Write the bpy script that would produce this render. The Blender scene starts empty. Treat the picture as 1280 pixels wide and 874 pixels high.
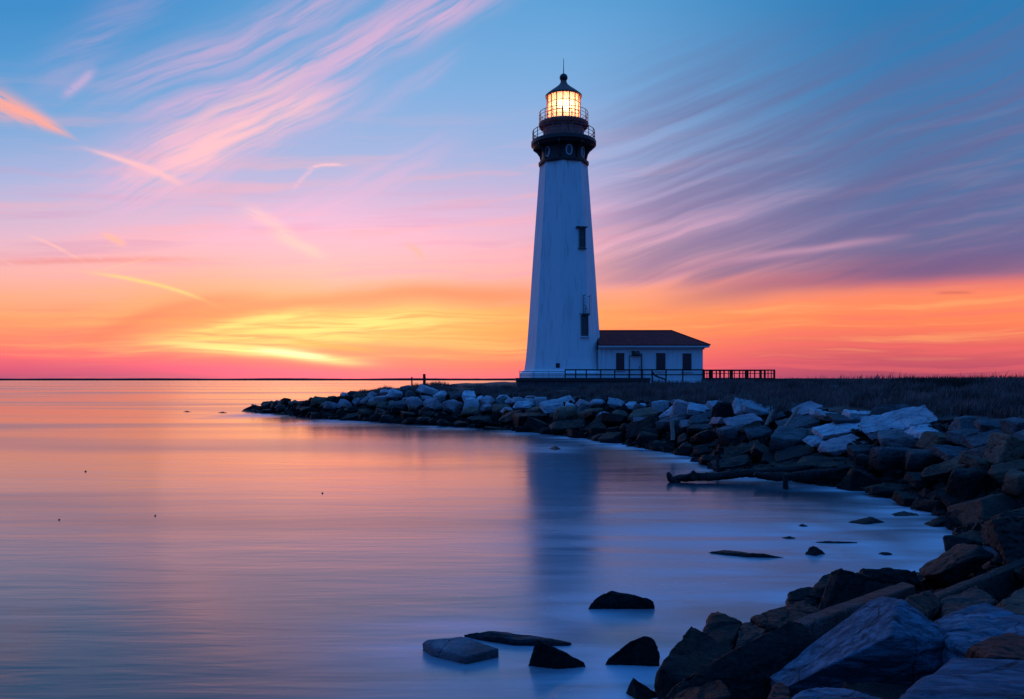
import bpy, bmesh, math, random
from mathutils import Vector, Matrix, noise, kdtree
from mathutils.bvhtree import BVHTree
R = math.radians
rnd = random.Random(11)
SC = bpy.context.scene
COL = SC.collection

# ------------------------------------------------------------------ camera
F, HV, CAMH = 995.0, 474.0, 3.4          # focal length and horizon row in photo pixels, eye height
cd = bpy.data.cameras.new('camera'); cam = bpy.data.objects.new('camera', cd); COL.objects.link(cam)
cam.location = (0, 0, CAMH); cam.rotation_euler = (R(90), 0, 0)
cd.sensor_width = 36; cd.lens = 36 * F / 1280; cd.shift_y = (HV - 437) / 1280
cd.clip_start = 0.1; cd.clip_end = 9000
SC.camera = cam
SC.view_settings.view_transform = 'Standard'; SC.view_settings.look = 'None'
SC.view_settings.exposure = 0; SC.view_settings.gamma = 1; SC.view_settings.use_curve_mapping = False
SC.cycles.max_bounces = 6; SC.cycles.diffuse_bounces = 3; SC.cycles.glossy_bounces = 3
SC.cycles.transparent_max_bounces = 8; SC.cycles.caustics_reflective = False; SC.cycles.caustics_refractive = False
SC.cycles.sample_clamp_indirect = 4; SC.cycles.use_denoising = True

SUN_AZ, SUN_EL = -12.0, 8.0              # degrees, left of the view axis; raised above the set sun for its glow

# ------------------------------------------------------------------ node helper
def srgb(r, g, b):
    f = lambda c: (c/255/12.92) if c/255 <= .04045 else ((c/255+.055)/1.055)**2.4
    return (f(r), f(g), f(b), 1)
class NT:
    def __init__(s, tree): s.t = tree; s.n = tree.nodes; s.l = tree.links
    def new(s, typ, **kw):
        n = s.n.new(typ)
        for k, v in kw.items(): setattr(n, k, v)
        return n
    def put(s, inp, v):
        if hasattr(v, 'is_output'): s.l.new(v, inp)
        elif v is not None: inp.default_value = v
    def m(s, op, a, b=None, c=None, clamp=False):
        n = s.new('ShaderNodeMath', operation=op, use_clamp=clamp)
        for i, v in enumerate((a, b, c)):
            if v is not None: s.put(n.inputs[i], v)
        return n.outputs[0]
    def mix(s, f, a, b, blend='MIX'):
        n = s.new('ShaderNodeMix', data_type='RGBA', blend_type=blend); n.clamp_factor = True
        s.put(n.inputs[0], f); s.put(n.inputs[6], a); s.put(n.inputs[7], b)
        return n.outputs[2]
    def ramp(s, f, stops, interp='LINEAR'):
        n = s.new('ShaderNodeValToRGB'); r = n.color_ramp; r.interpolation = interp
        while len(r.elements) > 1: r.elements.remove(r.elements[0])
        r.elements[0].position = stops[0][0]; r.elements[0].color = stops[0][1]
        for p, c in stops[1:]:
            e = r.elements.new(p); e.color = c
        s.put(n.inputs[0], f); return n.outputs[0]
    def smooth(s, v, a, b):
        n = s.new('ShaderNodeMapRange', interpolation_type='SMOOTHSTEP')
        s.put(n.inputs[0], v); n.inputs[1].default_value = a; n.inputs[2].default_value = b
        return n.outputs[0]
    def xyz(s, x, y, z=0.0):
        n = s.new('ShaderNodeCombineXYZ')
        for i, v in enumerate((x, y, z)): s.put(n.inputs[i], v)
        return n.outputs[0]
    def noise(s, vec, scale, detail=3, rough=.5, dist=0, dim='3D'):
        n = s.new('ShaderNodeTexNoise', noise_dimensions=dim)
        s.put(n.inputs['Vector'], vec); n.inputs['Scale'].default_value = scale
        n.inputs['Detail'].default_value = detail; n.inputs['Roughness'].default_value = rough
        n.inputs['Distortion'].default_value = dist
        return n.outputs[0]

# ------------------------------------------------------------------ sky (world)
world = bpy.data.worlds.new('World'); SC.world = world; world.use_nodes = True
w = NT(world.node_tree); w.n.clear()
tc = w.new('ShaderNodeTexCoord')
sp = w.new('ShaderNodeSeparateXYZ'); w.l.new(tc.outputs['Generated'], sp.inputs[0])
X, Y, Z = sp.outputs
DEG = 180 / math.pi
AZ = w.m('MULTIPLY', w.m('ARCTAN2', X, Y), DEG)          # azimuth, 0 ahead, + to the right
EL = w.m('MULTIPLY', w.m('ARCSINE', Z), DEG)             # elevation
def azel(u, v):
    a = math.atan2(u - 640, F); e = math.atan2(HV - v, math.hypot(F, u - 640))
    return a * DEG, e * DEG
def ev(v): return math.degrees(math.atan2(HV - v, F)) / 90
# slow warp so nothing in the air is ruler straight
base = w.xyz(AZ, EL)
wn = w.new('ShaderNodeTexNoise'); w.l.new(base, wn.inputs['Vector']); wn.inputs['Scale'].default_value = .09; wn.inputs['Detail'].default_value = 3
wsep = w.new('ShaderNodeSeparateColor'); w.l.new(wn.outputs[1], wsep.inputs[0])
WA = w.m('ADD', AZ, w.m('MULTIPLY', w.m('SUBTRACT', wsep.outputs[0], .5), 4))
WE = w.m('ADD', EL, w.m('MULTIPLY', w.m('SUBTRACT', wsep.outputs[1], .5), 1.5))
cosaz = w.m('MAXIMUM', w.m('COSINE', w.m('DIVIDE', AZ, DEG)), .82)
el01 = w.m('DIVIDE', w.m('MAXIMUM', w.m('DIVIDE', w.m('ADD', w.m('MULTIPLY', EL, .55), w.m('MULTIPLY', WE, .45)), cosaz), 0), 90)
def stops(rows): return [(max(0, ev(v)), srgb(*c)) for v, c in rows]
ZEN = [(.42, (.05, .24, .66, 1)), (1.0, (.03, .22, .85, 1))]
left = w.ramp(el01, stops([(474, (170, 84, 122)), (462, (212, 84, 120)), (445, (248, 106, 112)), (420, (254, 136, 104)), (398, (255, 158, 104)),
        (372, (252, 168, 128)), (345, (246, 178, 164)), (295, (222, 184, 204)), (230, (172, 182, 222)), (150, (118, 168, 218)), (60, (78, 150, 208)), (0, (60, 140, 202))]) + ZEN)
cent = w.ramp(el01, stops([(474, (238, 98, 132)), (458, (255, 98, 112)), (440, (255, 122, 100)), (415, (255, 156, 88)), (390, (254, 160, 92)),
        (366, (247, 164, 128)), (340, (240, 174, 168)), (315, (232, 178, 190)), (275, (214, 180, 212)), (200, (158, 178, 222)), (110, (124, 172, 222)), (0, (92, 160, 214))]) + ZEN)
right = w.ramp(el01, stops([(474, (150, 70, 102)), (455, (192, 84, 104)), (430, (226, 102, 98)), (400, (250, 132, 88)), (368, (252, 140, 96)), (352, (232, 124, 112)),
        (338, (150, 104, 134)), (310, (104, 104, 148)), (250, (86, 112, 160)), (180, (76, 118, 168)), (90, (56, 122, 178)), (0, (42, 122, 180))]) + ZEN)
sky = w.mix(w.smooth(AZ, -30, -10), left, cent)
sky = w.mix(w.smooth(AZ, 2, 27), sky, right)
# ---- streaks
def rot(A, E, ang, sx, sy, ox=0., oy=0.):
    c, s_ = math.cos(R(ang)), math.sin(R(ang))
    a = w.m('ADD', w.m('MULTIPLY', A, c), w.m('MULTIPLY', E, s_))
    b = w.m('SUBTRACT', w.m('MULTIPLY', E, c), w.m('MULTIPLY', A, s_))
    return w.xyz(w.m('ADD', w.m('MULTIPLY', a, sx), ox), w.m('ADD', w.m('MULTIPLY', b, sy), oy))
def stroke(p0, p1, wid, bow=0., A=None, E=None, soft=1.0, head=.0):
    """soft spindle from p0 to p1 (photo pixels turned into sky angles); wid in pixels, bow in pixels"""
    A = A or WA; E = E or WE
    a0, e0 = azel(*p0); a1, e1 = azel(*p1)
    L = math.hypot(a1-a0, e1-e0); c, s_ = (a1-a0)/L, (e1-e0)/L; k = 17.4
    cx, cy = (a0+a1)/2, (e0+e1)/2
    dx = w.m('SUBTRACT', A, cx); dy = w.m('SUBTRACT', E, cy)
    t = w.m('DIVIDE', w.m('ADD', w.m('MULTIPLY', dx, c), w.m('MULTIPLY', dy, s_)), L/2)
    b = w.m('SUBTRACT', w.m('MULTIPLY', dy, c), w.m('MULTIPLY', dx, s_))
    t2 = w.m('MULTIPLY', t, t)
    if bow: b = w.m('SUBTRACT', b, w.m('MULTIPLY', w.m('SUBTRACT', 1, t2), bow/k))
    wd = wid/k
    if head: wd = w.m('MAXIMUM', w.m('MULTIPLY', wd, w.m('ADD', 1, w.m('MULTIPLY', t, head))), .02)
    q = w.m('DIVIDE', b, wd)
    g = w.m('ADD', w.m('MULTIPLY', q, q), w.m('POWER', w.m('ABSOLUTE', t), 4))
    return w.m('EXPONENT', w.m('MULTIPLY', g, -1.2*soft))
def add(*ms):
    r = ms[0]
    for m_ in ms[1:]: r = w.m('MAXIMUM', r, m_)
    return r
# faint pink / lilac layers everywhere ahead, nearly level low down
n1 = w.noise(rot(WA, WE, 5, .07, .85), 1.0, 6, .55)
lay = w.m('MULTIPLY', w.smooth(n1, .47, .68), w.m('MULTIPLY', w.smooth(EL, 3.5, 8), w.m('SUBTRACT', 1, w.smooth(EL, 12, 20))))
lr = w.m('SUBTRACT', 1, w.m('MULTIPLY', w.smooth(AZ, 4, 18), .75))
sky = w.mix(w.m('MULTIPLY', w.m('MULTIPLY', lay, lr), .42), sky, srgb(244, 172, 178))
n1b = w.noise(rot(WA, WE, 3, .06, 1.1, 31, 7), 1.0, 5, .55)
layb = w.m('MULTIPLY', w.smooth(n1b, .50, .66), w.m('MULTIPLY', w.smooth(EL, 5.5, 8), w.m('SUBTRACT', 1, w.smooth(EL, 10, 15))))
sky = w.mix(w.m('MULTIPLY', w.m('MULTIPLY', layb, lr), .38), sky, srgb(206, 150, 186))
# orange variation low down
n2 = w.noise(rot(WA, WE, 1, .08, 1.5, 5, 3), 1.0, 5, .55)
sky = w.mix(w.m('MULTIPLY', w.m('MULTIPLY', w.smooth(n2, .5, .7), .4), w.m('MULTIPLY', w.smooth(EL, .6, 2.2), w.m('SUBTRACT', 1, w.smooth(EL, 4.5, 6.5)))), sky, srgb(255, 184, 112))
sky = w.mix(w.m('MULTIPLY', w.m('MULTIPLY', w.smooth(n2, .5, .36), .35), w.m('SUBTRACT', 1, w.smooth(EL, 3.5, 6))), sky, srgb(246, 108, 108))
# slate-violet streak fan to the right
n3 = w.noise(rot(WA, WE, 16, .032, .62, 9, 2), 1.0, 4, .5, .0)
n3c = w.noise(rot(WA, WE, 18, .045, 2.0, 3, 8), 1.0, 4, .5, .0)
fan = w.m('ADD', w.m('MULTIPLY', n3, .72), w.m('MULTIPLY', n3c, .28))
low = w.m('SUBTRACT', EL, w.m('ADD', 6.4, w.m('MULTIPLY', w.m('SUBTRACT', AZ, 12), -.01)))
mR = w.m('MULTIPLY', w.smooth(w.m('ADD', AZ, w.m('MULTIPLY', EL, -.25)), -3, 10), w.m('MULTIPLY', w.smooth(low, -.5, .9), w.m('SUBTRACT', 1, w.smooth(EL, 17, 25))))
sky = w.mix(w.m('MULTIPLY', w.m('MULTIPLY', w.smooth(fan, .38, .64), mR), .60), sky, srgb(102, 100, 148))
mR2 = w.m('MULTIPLY', w.smooth(AZ, 0, 9), w.m('MULTIPLY', w.smooth(low, -.3, 1.5), w.m('SUBTRACT', 1, w.smooth(EL, 9, 15))))
sky = w.mix(w.m('MULTIPLY', w.m('MULTIPLY', w.smooth(fan, .52, .38), w.m('MULTIPLY', mR2, w.m('SUBTRACT', 1, w.smooth(AZ, 10, 25)))), .42), sky, srgb(222, 166, 192))
sky = w.mix(w.m('MULTIPLY', stroke((850, 372), (1290, 318), 15, 2, soft=.8), .6), sky, srgb(116, 88, 132))
sky = w.mix(w.m('MULTIPLY', stroke((780, 352), (1000, 318), 7, 3), .5), sky, srgb(150, 112, 150))
sky = w.mix(w.m('MULTIPLY', stroke((900, 330), (1120, 296), 5, 2), .5), sky, srgb(212, 162, 186))
sky = w.mix(w.m('MULTIPLY', stroke((1165, 362), (1215, 362), 2, 0), .5), sky, srgb(190, 96, 90))
# pink cirrus, upper left, drawn out toward the upper right
n4 = w.noise(rot(WA, WE, 27, .10, 1.15, 2, 5), 1.0, 5, .58, .08)
n4b = w.noise(rot(WA, WE, 31, .16, 2.6, 2, 5), 1.0, 4, .55, .08)
tex = w.m('ADD', w.m('MULTIPLY', n4, .6), w.m('MULTIPLY', n4b, .4))
cir = add(w.m('MULTIPLY', stroke((120, 250), (440, 90), 34, 4, soft=.8, head=-.1), 1.0),
          w.m('MULTIPLY', stroke((250, 150), (620, -40), 26, 2, soft=.8), .8),
          w.m('MULTIPLY', stroke((330, 110), (640, -20), 15, 2, soft=.8), .85),
          w.m('MULTIPLY', stroke((150, 120), (480, -40), 22, 0, soft=.8), .6),
          w.m('MULTIPLY', stroke((60, 120), (200, -20), 20, 0, soft=.8), .25), w.m('MULTIPLY', stroke((112, 252), (215, 178), 13, 0, soft=.8), .8), w.m('MULTIPLY', stroke((190, 150), (470, 30), 13, -5, soft=.8), .9),
          w.m('MULTIPLY', stroke((300, 290), (560, 180), 18, -4, soft=.8), .45),
          w.m('MULTIPLY', stroke((430, 150), (570, 70), 9, 0, soft=.8), .3))
cm = w.m('MULTIPLY', cir, w.smooth(tex, .30, .60))
sky = w.mix(w.m('MULTIPLY', cm, .85), sky, srgb(238, 180, 212))
core = add(stroke((185, 226), (400, 122), 19, 5, soft=1.0, head=-.2), w.m('MULTIPLY', stroke((190, 190), (380, 90), 8, 3), .6))
sky = w.mix(w.m('MULTIPLY', w.m('MULTIPLY', core, w.smooth(tex, .28, .58)), .85), sky, srgb(254, 198, 200))
# sharp small wisps
n5 = w.smooth(w.noise(rot(AZ, EL, -24, .5, 3.5), 1.0, 4, .6), .25, .5)
FA = w.m('ADD', AZ, w.m('MULTIPLY', w.m('SUBTRACT', wsep.outputs[1], .5), .9)); FE = w.m('ADD', EL, w.m('MULTIPLY', w.m('SUBTRACT', wsep.outputs[2], .5), .7))
for p0, p1, wd, bow, col, f, hd in (
        ((-40, 112), (88, 170), 10, 2, (255, 170, 150), .95, -.75),
        ((112, 186), (226, 230), 3.6, 3, (255, 196, 196), .85, .3), ((150, 222), (190, 206), 8, 0, (250, 190, 204), .5, 0),
        ((366, 238), (392, 210), 2.6, 2, (246, 190, 206), .45, 0), ((384, 211), (428, 206), 1.8, 2, (255, 200, 204), .7, 0),
        ((76, 120), (118, 86), 5, 0, (214, 178, 216), .6, 0),
        ((305, 262), (372, 300), 7, 3, (255, 208, 190), .45, -.2), ((340, 292), (408, 320), 7, 0, (255, 206, 184), .55, 0),
        ((130, 292), (158, 306), 4, 0, (255, 188, 160), .8, 0), ((40, 296), (110, 330), 1.8, 2, (255, 196, 180), .6, 0),
        ((-10, 331), (240, 324), 3.5, 2, (226, 134, 130), .55, 0), ((505, 306), (527, 326), 4, 4, (255, 176, 156), .7, 0)):
    sky = w.mix(w.m('MULTIPLY', w.m('MULTIPLY', stroke(p0, p1, wd, bow, FA, FE, head=hd), n5), f), sky, srgb(*col))
sky = w.mix(w.m('MULTIPLY', stroke((118, 342), (270, 380), 2.4, 5, FA, FE), .9), sky, srgb(255, 212, 134))
sky = w.mix(w.m('MULTIPLY', stroke((120, 340), (190, 322), 1.2, 0, FA, FE), .4), sky, srgb(255, 196, 160))
# the lit wedge where the sun has gone down
glowband = stroke((180, 372), (700, 430), 46, 0, soft=.8)
sky = w.mix(w.m('MULTIPLY', glowband, .35), sky, srgb(255, 172, 70))
sky = w.mix(w.m('MULTIPLY', stroke((190, 408), (680, 370), 10, 18, soft=.7), .75), sky, srgb(246, 130, 84))
n6 = w.smooth(w.noise(rot(WA, WE, 4, .14, 2.4, 3, 1), 1.0, 5, .6, .3), .40, .60)
fanl = add(stroke((215, 432), (560, 404), 13, 9, soft=.8), stroke((215, 430), (420, 388), 8, 6), w.m('MULTIPLY', stroke((420, 398), (570, 412), 7, 6), .9))
sky = w.mix(w.m('MULTIPLY', w.m('MULTIPLY', fanl, n6), .85), sky, srgb(255, 214, 116))
n7 = w.smooth(w.noise(rot(WA, WE, -1, .10, 3.6, 7, 4), 1.0, 5, .6, .15), .34, .56)
fan2 = add(stroke((170, 436), (620, 396), 10, 10, soft=.7), stroke((250, 440), (500, 420), 8, 3, soft=.7), w.m('MULTIPLY', stroke((430, 420), (690, 440), 9, 4, soft=.7), .6))
sky = w.mix(w.m('MULTIPLY', w.m('MULTIPLY', fan2, n7), .6), sky, srgb(255, 210, 112))
sky = w.mix(w.m('MULTIPLY', w.m('MULTIPLY', stroke((205, 430), (450, 452), 5.5, 2.5, FA, FE, soft=.8), w.m('ADD', .45, w.m('MULTIPLY', n7, .55))), .95), sky, srgb(255, 232, 140))
sky = w.mix(w.m('MULTIPLY', stroke((120, 424), (330, 372), 9, 10, soft=.8), .5), sky, srgb(238, 118, 88))
sky = w.mix(w.m('MULTIPLY', stroke((320, 437), (410, 446), 4, 1, FA, FE, soft=.9), .75), sky, srgb(255, 248, 190))
sky = w.mix(w.m('MULTIPLY', stroke((360, 424), (470, 437), 4, 0, FA, FE), .7), sky, srgb(252, 158, 74))
sky = w.mix(w.m('MULTIPLY', stroke((150, 462), (450, 470), 7, 3, FA, FE), .5), sky, srgb(255, 92, 132))
sky = w.mix(w.m('MULTIPLY', stroke((-60, 452), (230, 468), 11, 4), .35), sky, srgb(206, 88, 124))
# the sky behind the photographer: deep dusk blue, brightest high up
rear = w.ramp(el01, [(0, (.04, .07, .26, 1)), (.10, (.05, .12, .42, 1)), (.25, (.018, .13, .48, 1)), (.5, (.015, .18, .70, 1)), (1, (.025, .22, .88, 1))])
rf = w.smooth(w.m('ABSOLUTE', AZ), 45, 100)
sky = w.mix(w.m('MULTIPLY', rf, w.m('SUBTRACT', 1, w.smooth(EL, 50, 85))), sky, rear)
below = w.smooth(EL, -1.0, -.2)
sky = w.mix(below, (.03, .04, .09, 1), sky)
ga, ge = azel(410, 425); gx = w.m('DIVIDE', w.m('SUBTRACT', AZ, ga), 9); gy = w.m('DIVIDE', w.m('SUBTRACT', EL, ge), 3.6)
gl_ = w.m('EXPONENT', w.m('MULTIPLY', w.m('ADD', w.m('MULTIPLY', gx, gx), w.m('MULTIPLY', gy, gy)), -1))
wide = w.m('MULTIPLY', w.m('SUBTRACT', 1, w.smooth(w.m('ABSOLUTE', AZ), 30, 80)), w.m('SUBTRACT', 1, w.smooth(EL, 10, 22)))
hx_ = w.m('DIVIDE', w.m('ADD', AZ, 12), 11); hy_ = w.m('DIVIDE', w.m('SUBTRACT', EL, 5), 5.5)
hot = w.m('EXPONENT', w.m('MULTIPLY', w.m('ADD', w.m('MULTIPLY', hx_, hx_), w.m('MULTIPLY', hy_, hy_)), -1))
gain = w.xyz(w.m('ADD', 1.0, w.m('ADD', w.m('MULTIPLY', wide, .08), w.m('MULTIPLY', hot, .55))), w.m('ADD', 1.0, w.m('MULTIPLY', hot, .12)), w.m('ADD', 1.0, w.m('MULTIPLY', hot, .08)))
gm = w.new('ShaderNodeVectorMath', operation='MULTIPLY'); w.put(gm.inputs[0], sky); w.put(gm.inputs[1], gain); sky = gm.outputs[0]
bg = w.new('ShaderNodeBackground'); w.put(bg.inputs[0], sky); w.put(bg.inputs[1], w.m('ADD', 1.0, w.m('MULTIPLY', gl_, .15)))
nish = w.new('ShaderNodeTexSky', sky_type='NISHITA'); nish.sun_disc = False
nish.sun_elevation = R(SUN_EL); nish.sun_rotation = R(SUN_AZ); nish.dust_density = 2; nish.ozone_density = 4
bg2 = w.new('ShaderNodeBackground'); w.l.new(nish.outputs[0], bg2.inputs[0]); bg2.inputs[1].default_value = .003
ad = w.new('ShaderNodeAddShader'); w.l.new(bg.outputs[0], ad.inputs[0]); w.l.new(bg2.outputs[0], ad.inputs[1])
wo = w.new('ShaderNodeOutputWorld'); w.l.new(ad.outputs[0], wo.inputs[0])
world.cycles.sampling_method = 'MANUAL'; world.cycles.sample_map_resolution = 512

sl = bpy.data.lights.new('sun', 'SUN'); sl.energy = .022; sl.angle = R(24); sl.color = (1, .42, .30)  # weak broad lamp standing in for the glow of the set sun
sun = bpy.data.objects.new('sun', sl); COL.objects.link(sun)
sd = Vector((math.sin(R(SUN_AZ)) * math.cos(R(SUN_EL)), math.cos(R(SUN_AZ)) * math.cos(R(SUN_EL)), math.sin(R(SUN_EL))))
sun.rotation_euler = (-sd).to_track_quat('-Z', 'Y').to_euler()

# ------------------------------------------------------------------ materials
def mat(name, base=(.5, .5, .5), rough=.7, build=None, metal=0., spec=.5):
    m_ = bpy.data.materials.new(name); m_.use_nodes = True
    t = NT(m_.node_tree); b = t.n['Principled BSDF']
    b.inputs['Base Color'].default_value = (*base, 1); b.inputs['Roughness'].default_value = rough
    b.inputs['Metallic'].default_value = metal; b.inputs['Specular IOR Level'].default_value = spec
    if build: build(t, b)
    return m_
def bump(t, b, h, strength, dist):
    n = t.new('ShaderNodeBump'); n.inputs['Strength'].default_value = strength; n.inputs['Distance'].default_value = dist
    t.put(n.inputs['Height'], h); t.l.new(n.outputs[0], b.inputs['Normal'])
def rock_mat(name, c0, c1, patch=None, tide=.85):
    def bld(t, b):
        tcn = t.new('ShaderNodeTexCoord'); g = t.new('ShaderNodeNewGeometry'); oi = t.new('ShaderNodeObjectInfo')
        off = t.new('ShaderNodeVectorMath', operation='ADD'); t.l.new(tcn.outputs['Object'], off.inputs[0])
        rv = t.xyz(t.m('MULTIPLY', oi.outputs['Random'], 37), t.m('MULTIPLY', oi.outputs['Random'], 91), 0); t.l.new(rv, off.inputs[1])
        V = off.outputs[0]
        mp = t.new('ShaderNodeMapping'); t.l.new(V, mp.inputs[0]); mp.inputs['Scale'].default_value = (1.2, 5, 7); mp.inputs['Rotation'].default_value = (.3, .2, .5)
        big = t.noise(V, 1.1, 4, .55); fine = t.noise(V, 16, 5, .7); str_ = t.noise(mp.outputs[0], 1.6, 5, .65, .6)
        f = t.m('ADD', t.m('ADD', t.m('MULTIPLY', big, .45), t.m('MULTIPLY', str_, .4)), t.m('MULTIPLY', fine, .15))
        col = t.mix(t.smooth(f, .34, .66), (*c0, 1), (*c1, 1))
        col = t.mix(t.m('MULTIPLY', t.smooth(fine, .58, .72), .4), col, (c1[0]*1.5, c1[1]*1.5, c1[2]*1.5, 1))
        crack = t.new('ShaderNodeTexVoronoi', feature='DISTANCE_TO_EDGE'); t.l.new(V, crack.inputs[0]); crack.inputs['Scale'].default_value = 1.3
        cw = t.m('ADD', crack.outputs['Distance'], t.m('MULTIPLY', t.m('SUBTRACT', fine, .5), .06))
        ck = t.smooth(cw, .012, -.004)
        col = t.mix(t.m('MULTIPLY', ck, .5), col, (c0[0]*.3, c0[1]*.3, c0[2]*.3, 1))
        if patch: col = t.mix(t.m('MULTIPLY', t.smooth(t.noise(mp.outputs[0], 1.5, 7, .78, .25), .42, .64), .6), col, (*patch, 1))
        tone = t.m('ADD', .75, t.m('MULTIPLY', oi.outputs['Random'], .5))
        col = t.mix(1.0, col, t.xyz(tone, tone, tone), 'MULTIPLY')
        # weed and wet below the tide line
        ps = t.new('ShaderNodeSeparateXYZ'); t.l.new(g.outputs['Position'], ps.inputs[0])
        zz = t.m('ADD', ps.outputs[2], t.m('MULTIPLY', t.m('SUBTRACT', t.noise(g.outputs['Position'], .9, 4, .6), .5), 1.1))
        wet = t.m('SUBTRACT', 1, t.smooth(zz, tide-.3, tide+.35))
        wc = t.mix(t.smooth(fine, .4, .7), (.006, .007, .008, 1), (.020, .021, .020, 1))
        col = t.mix(t.m('MULTIPLY', wet, .93), col, wc)
        t.put(b.inputs['Base Color'], col)
        t.put(b.inputs['Roughness'], t.m('SUBTRACT', .85, t.m('MULTIPLY', wet, t.m('ADD', .18, t.m('MULTIPLY', fine, .3)))))
        b.inputs['Specular IOR Level'].default_value = .12
        h = t.m('ADD', t.m('ADD', t.m('MULTIPLY', str_, .6), t.m('MULTIPLY', fine, .35)), t.m('MULTIPLY', ck, -.35))
        h = t.m('ADD', h, t.m('MULTIPLY', t.noise(V, 48, 4, .7), .16))
        bump(t, b, h, .9, .09)
    return mat(name, build=bld)
MR = {
 'pale': rock_mat('pale_bleached_stone', (.24, .25, .27), (.60, .61, .64), tide=.6),
 'lilac': rock_mat('pinkish_grey_stone', (.24, .18, .19), (.52, .40, .42), tide=.7),
 'drytop': rock_mat('dry_pinkish_slab_stone', (.15, .105, .115), (.34, .25, .27), tide=-.1),
 'grey': rock_mat('weathered_grey_stone', (.055, .056, .06), (.17, .165, .17), tide=1.1),
 'brown': rock_mat('brown_stone', (.10, .062, .045), (.27, .17, .12), tide=.9),
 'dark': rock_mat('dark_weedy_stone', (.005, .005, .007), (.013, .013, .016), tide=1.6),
 'blotch': rock_mat('dark_stone_with_salt_bloom', (.018, .03, .044), (.06, .10, .14), (.17, .27, .36), tide=.25),
}
TONE = {'drytop': 'pinkish dry-topped', 'pale': 'pale bleached', 'lilac': 'pinkish grey', 'grey': 'mid grey', 'brown': 'brownish', 'dark': 'dark weedy', 'blotch': 'salt-stained'}
def plaster(t, b):
    g = t.new('ShaderNodeNewGeometry'); P_ = g.outputs['Position']
    mp = t.new('ShaderNodeMapping'); t.l.new(P_, mp.inputs[0]); mp.inputs['Scale'].default_value = (2.2, 2.2, .16)
    st = t.noise(mp.outputs[0], 1.5, 5, .6); bl = t.noise(P_, .35, 4, .6)
    c = t.mix(t.m('MULTIPLY', t.smooth(st, .50, .72), .6), (.82, .82, .82, 1), (.50, .49, .48, 1))
    c = t.mix(t.m('MULTIPLY', t.smooth(bl, .5, .7), .2), c, (.6, .6, .62, 1))
    m5 = t.new('ShaderNodeMapping'); t.l.new(P_, m5.inputs[0]); m5.inputs['Scale'].default_value = (3.4, 3.4, .07)
    zs = t.new('ShaderNodeSeparateXYZ'); t.l.new(P_, zs.inputs[0])
    run = t.m('MULTIPLY', t.smooth(t.noise(m5.outputs[0], 1.3, 4, .6), .56, .70), t.smooth(zs.outputs[2], 13.5, 23.5))
    c = t.mix(t.m('MULTIPLY', run, .7), c, (.34, .24, .19, 1))
    t.put(b.inputs['Base Color'], c); bump(t, b, t.noise(P_, 9, 4, .6), .3, .03)
M_WHITE = mat('white_painted_masonry', rough=.75, build=plaster)
M_TRIM = mat('white_paint_trim', (.72, .72, .73), .6)
def iron(t, b):
    g = t.new('ShaderNodeNewGeometry'); n = t.noise(g.outputs['Position'], 3.5, 5, .65)
    t.put(b.inputs['Base Color'], t.mix(t.smooth(n, .45, .7), (.03, .022, .024, 1), (.12, .05, .04, 1)))
M_IRON = mat('black_painted_iron', rough=.5, build=iron)
def rusty(t, b):  # reddish iron, with the lantern's warm glow put into its colour
    g = t.new('ShaderNodeNewGeometry'); mp = t.new('ShaderNodeMapping'); t.l.new(g.outputs['Position'], mp.inputs[0]); mp.inputs['Scale'].default_value = (3, 3, .7)
    n = t.noise(mp.outputs[0], 2.2, 5, .65)
    t.put(b.inputs['Base Color'], t.mix(t.smooth(n, .35, .65), (.46, .085, .07, 1), (.72, .22, .15, 1)))
M_DRUM = mat('oxblood_iron_with_lamp_glow', spec=.25, rough=.6, build=rusty)
M_ROOFL = mat('brown_lantern_roof_metal', (.30, .13, .10), .7, spec=.2)
def shingles(t, b):
    g = t.new('ShaderNodeNewGeometry'); br = t.new('ShaderNodeTexBrick'); P_ = g.outputs['Position']
    s_ = t.new('ShaderNodeSeparateXYZ'); t.l.new(P_, s_.inputs[0])
    t.put(br.inputs['Vector'], t.xyz(t.m('ADD', s_.outputs[0], t.m('MULTIPLY', s_.outputs[1], .35)), t.m('MULTIPLY', s_.outputs[2], 2.2)))
    br.inputs['Scale'].default_value = 1; br.inputs['Brick Width'].default_value = .32; br.inputs['Row Height'].default_value = .34; br.inputs['Mortar Size'].default_value = .018
    br.inputs['Color1'].default_value = (.50, .055, .045, 1); br.inputs['Color2'].default_value = (.34, .04, .035, 1); br.inputs['Mortar'].default_value = (.03, .015, .015, 1)
    c = t.mix(t.m('MULTIPLY', t.noise(P_, 1.3, 4, .6), .5), br.outputs[0], (.16, .04, .04, 1))
    t.put(b.inputs['Base Color'], c); bump(t, b, br.outputs['Fac'], -.5, .03)
M_ROOF = mat('dark_red_roof_tiles', rough=.95, build=shingles, spec=.1)
M_GLASSDK = mat('dark_window_glass', (.012, .014, .02), .12, spec=.6)
M_FRAME = mat('weathered_green_frame', (.10, .13, .14), .7)
def stonewall(t, b):
    g = t.new('ShaderNodeNewGeometry'); v = t.new('ShaderNodeTexVoronoi'); t.l.new(g.outputs['Position'], v.inputs[0]); v.inputs['Scale'].default_value = 2.6
    n = t.noise(g.outputs['Position'], 7, 4, .6)
    c = t.mix(t.m('MULTIPLY', v.outputs['Distance'], 1.0), (.11, .085, .09, 1), (.045, .035, .04, 1))
    t.put(b.inputs['Base Color'], t.mix(t.m('MULTIPLY', n, .4), c, (.16, .13, .13, 1))); bump(t, b, t.m('ADD', v.outputs['Distance'], n), .8, .08)
M_STONE = mat('rubble_foundation_stone', rough=.9, build=stonewall)
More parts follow.
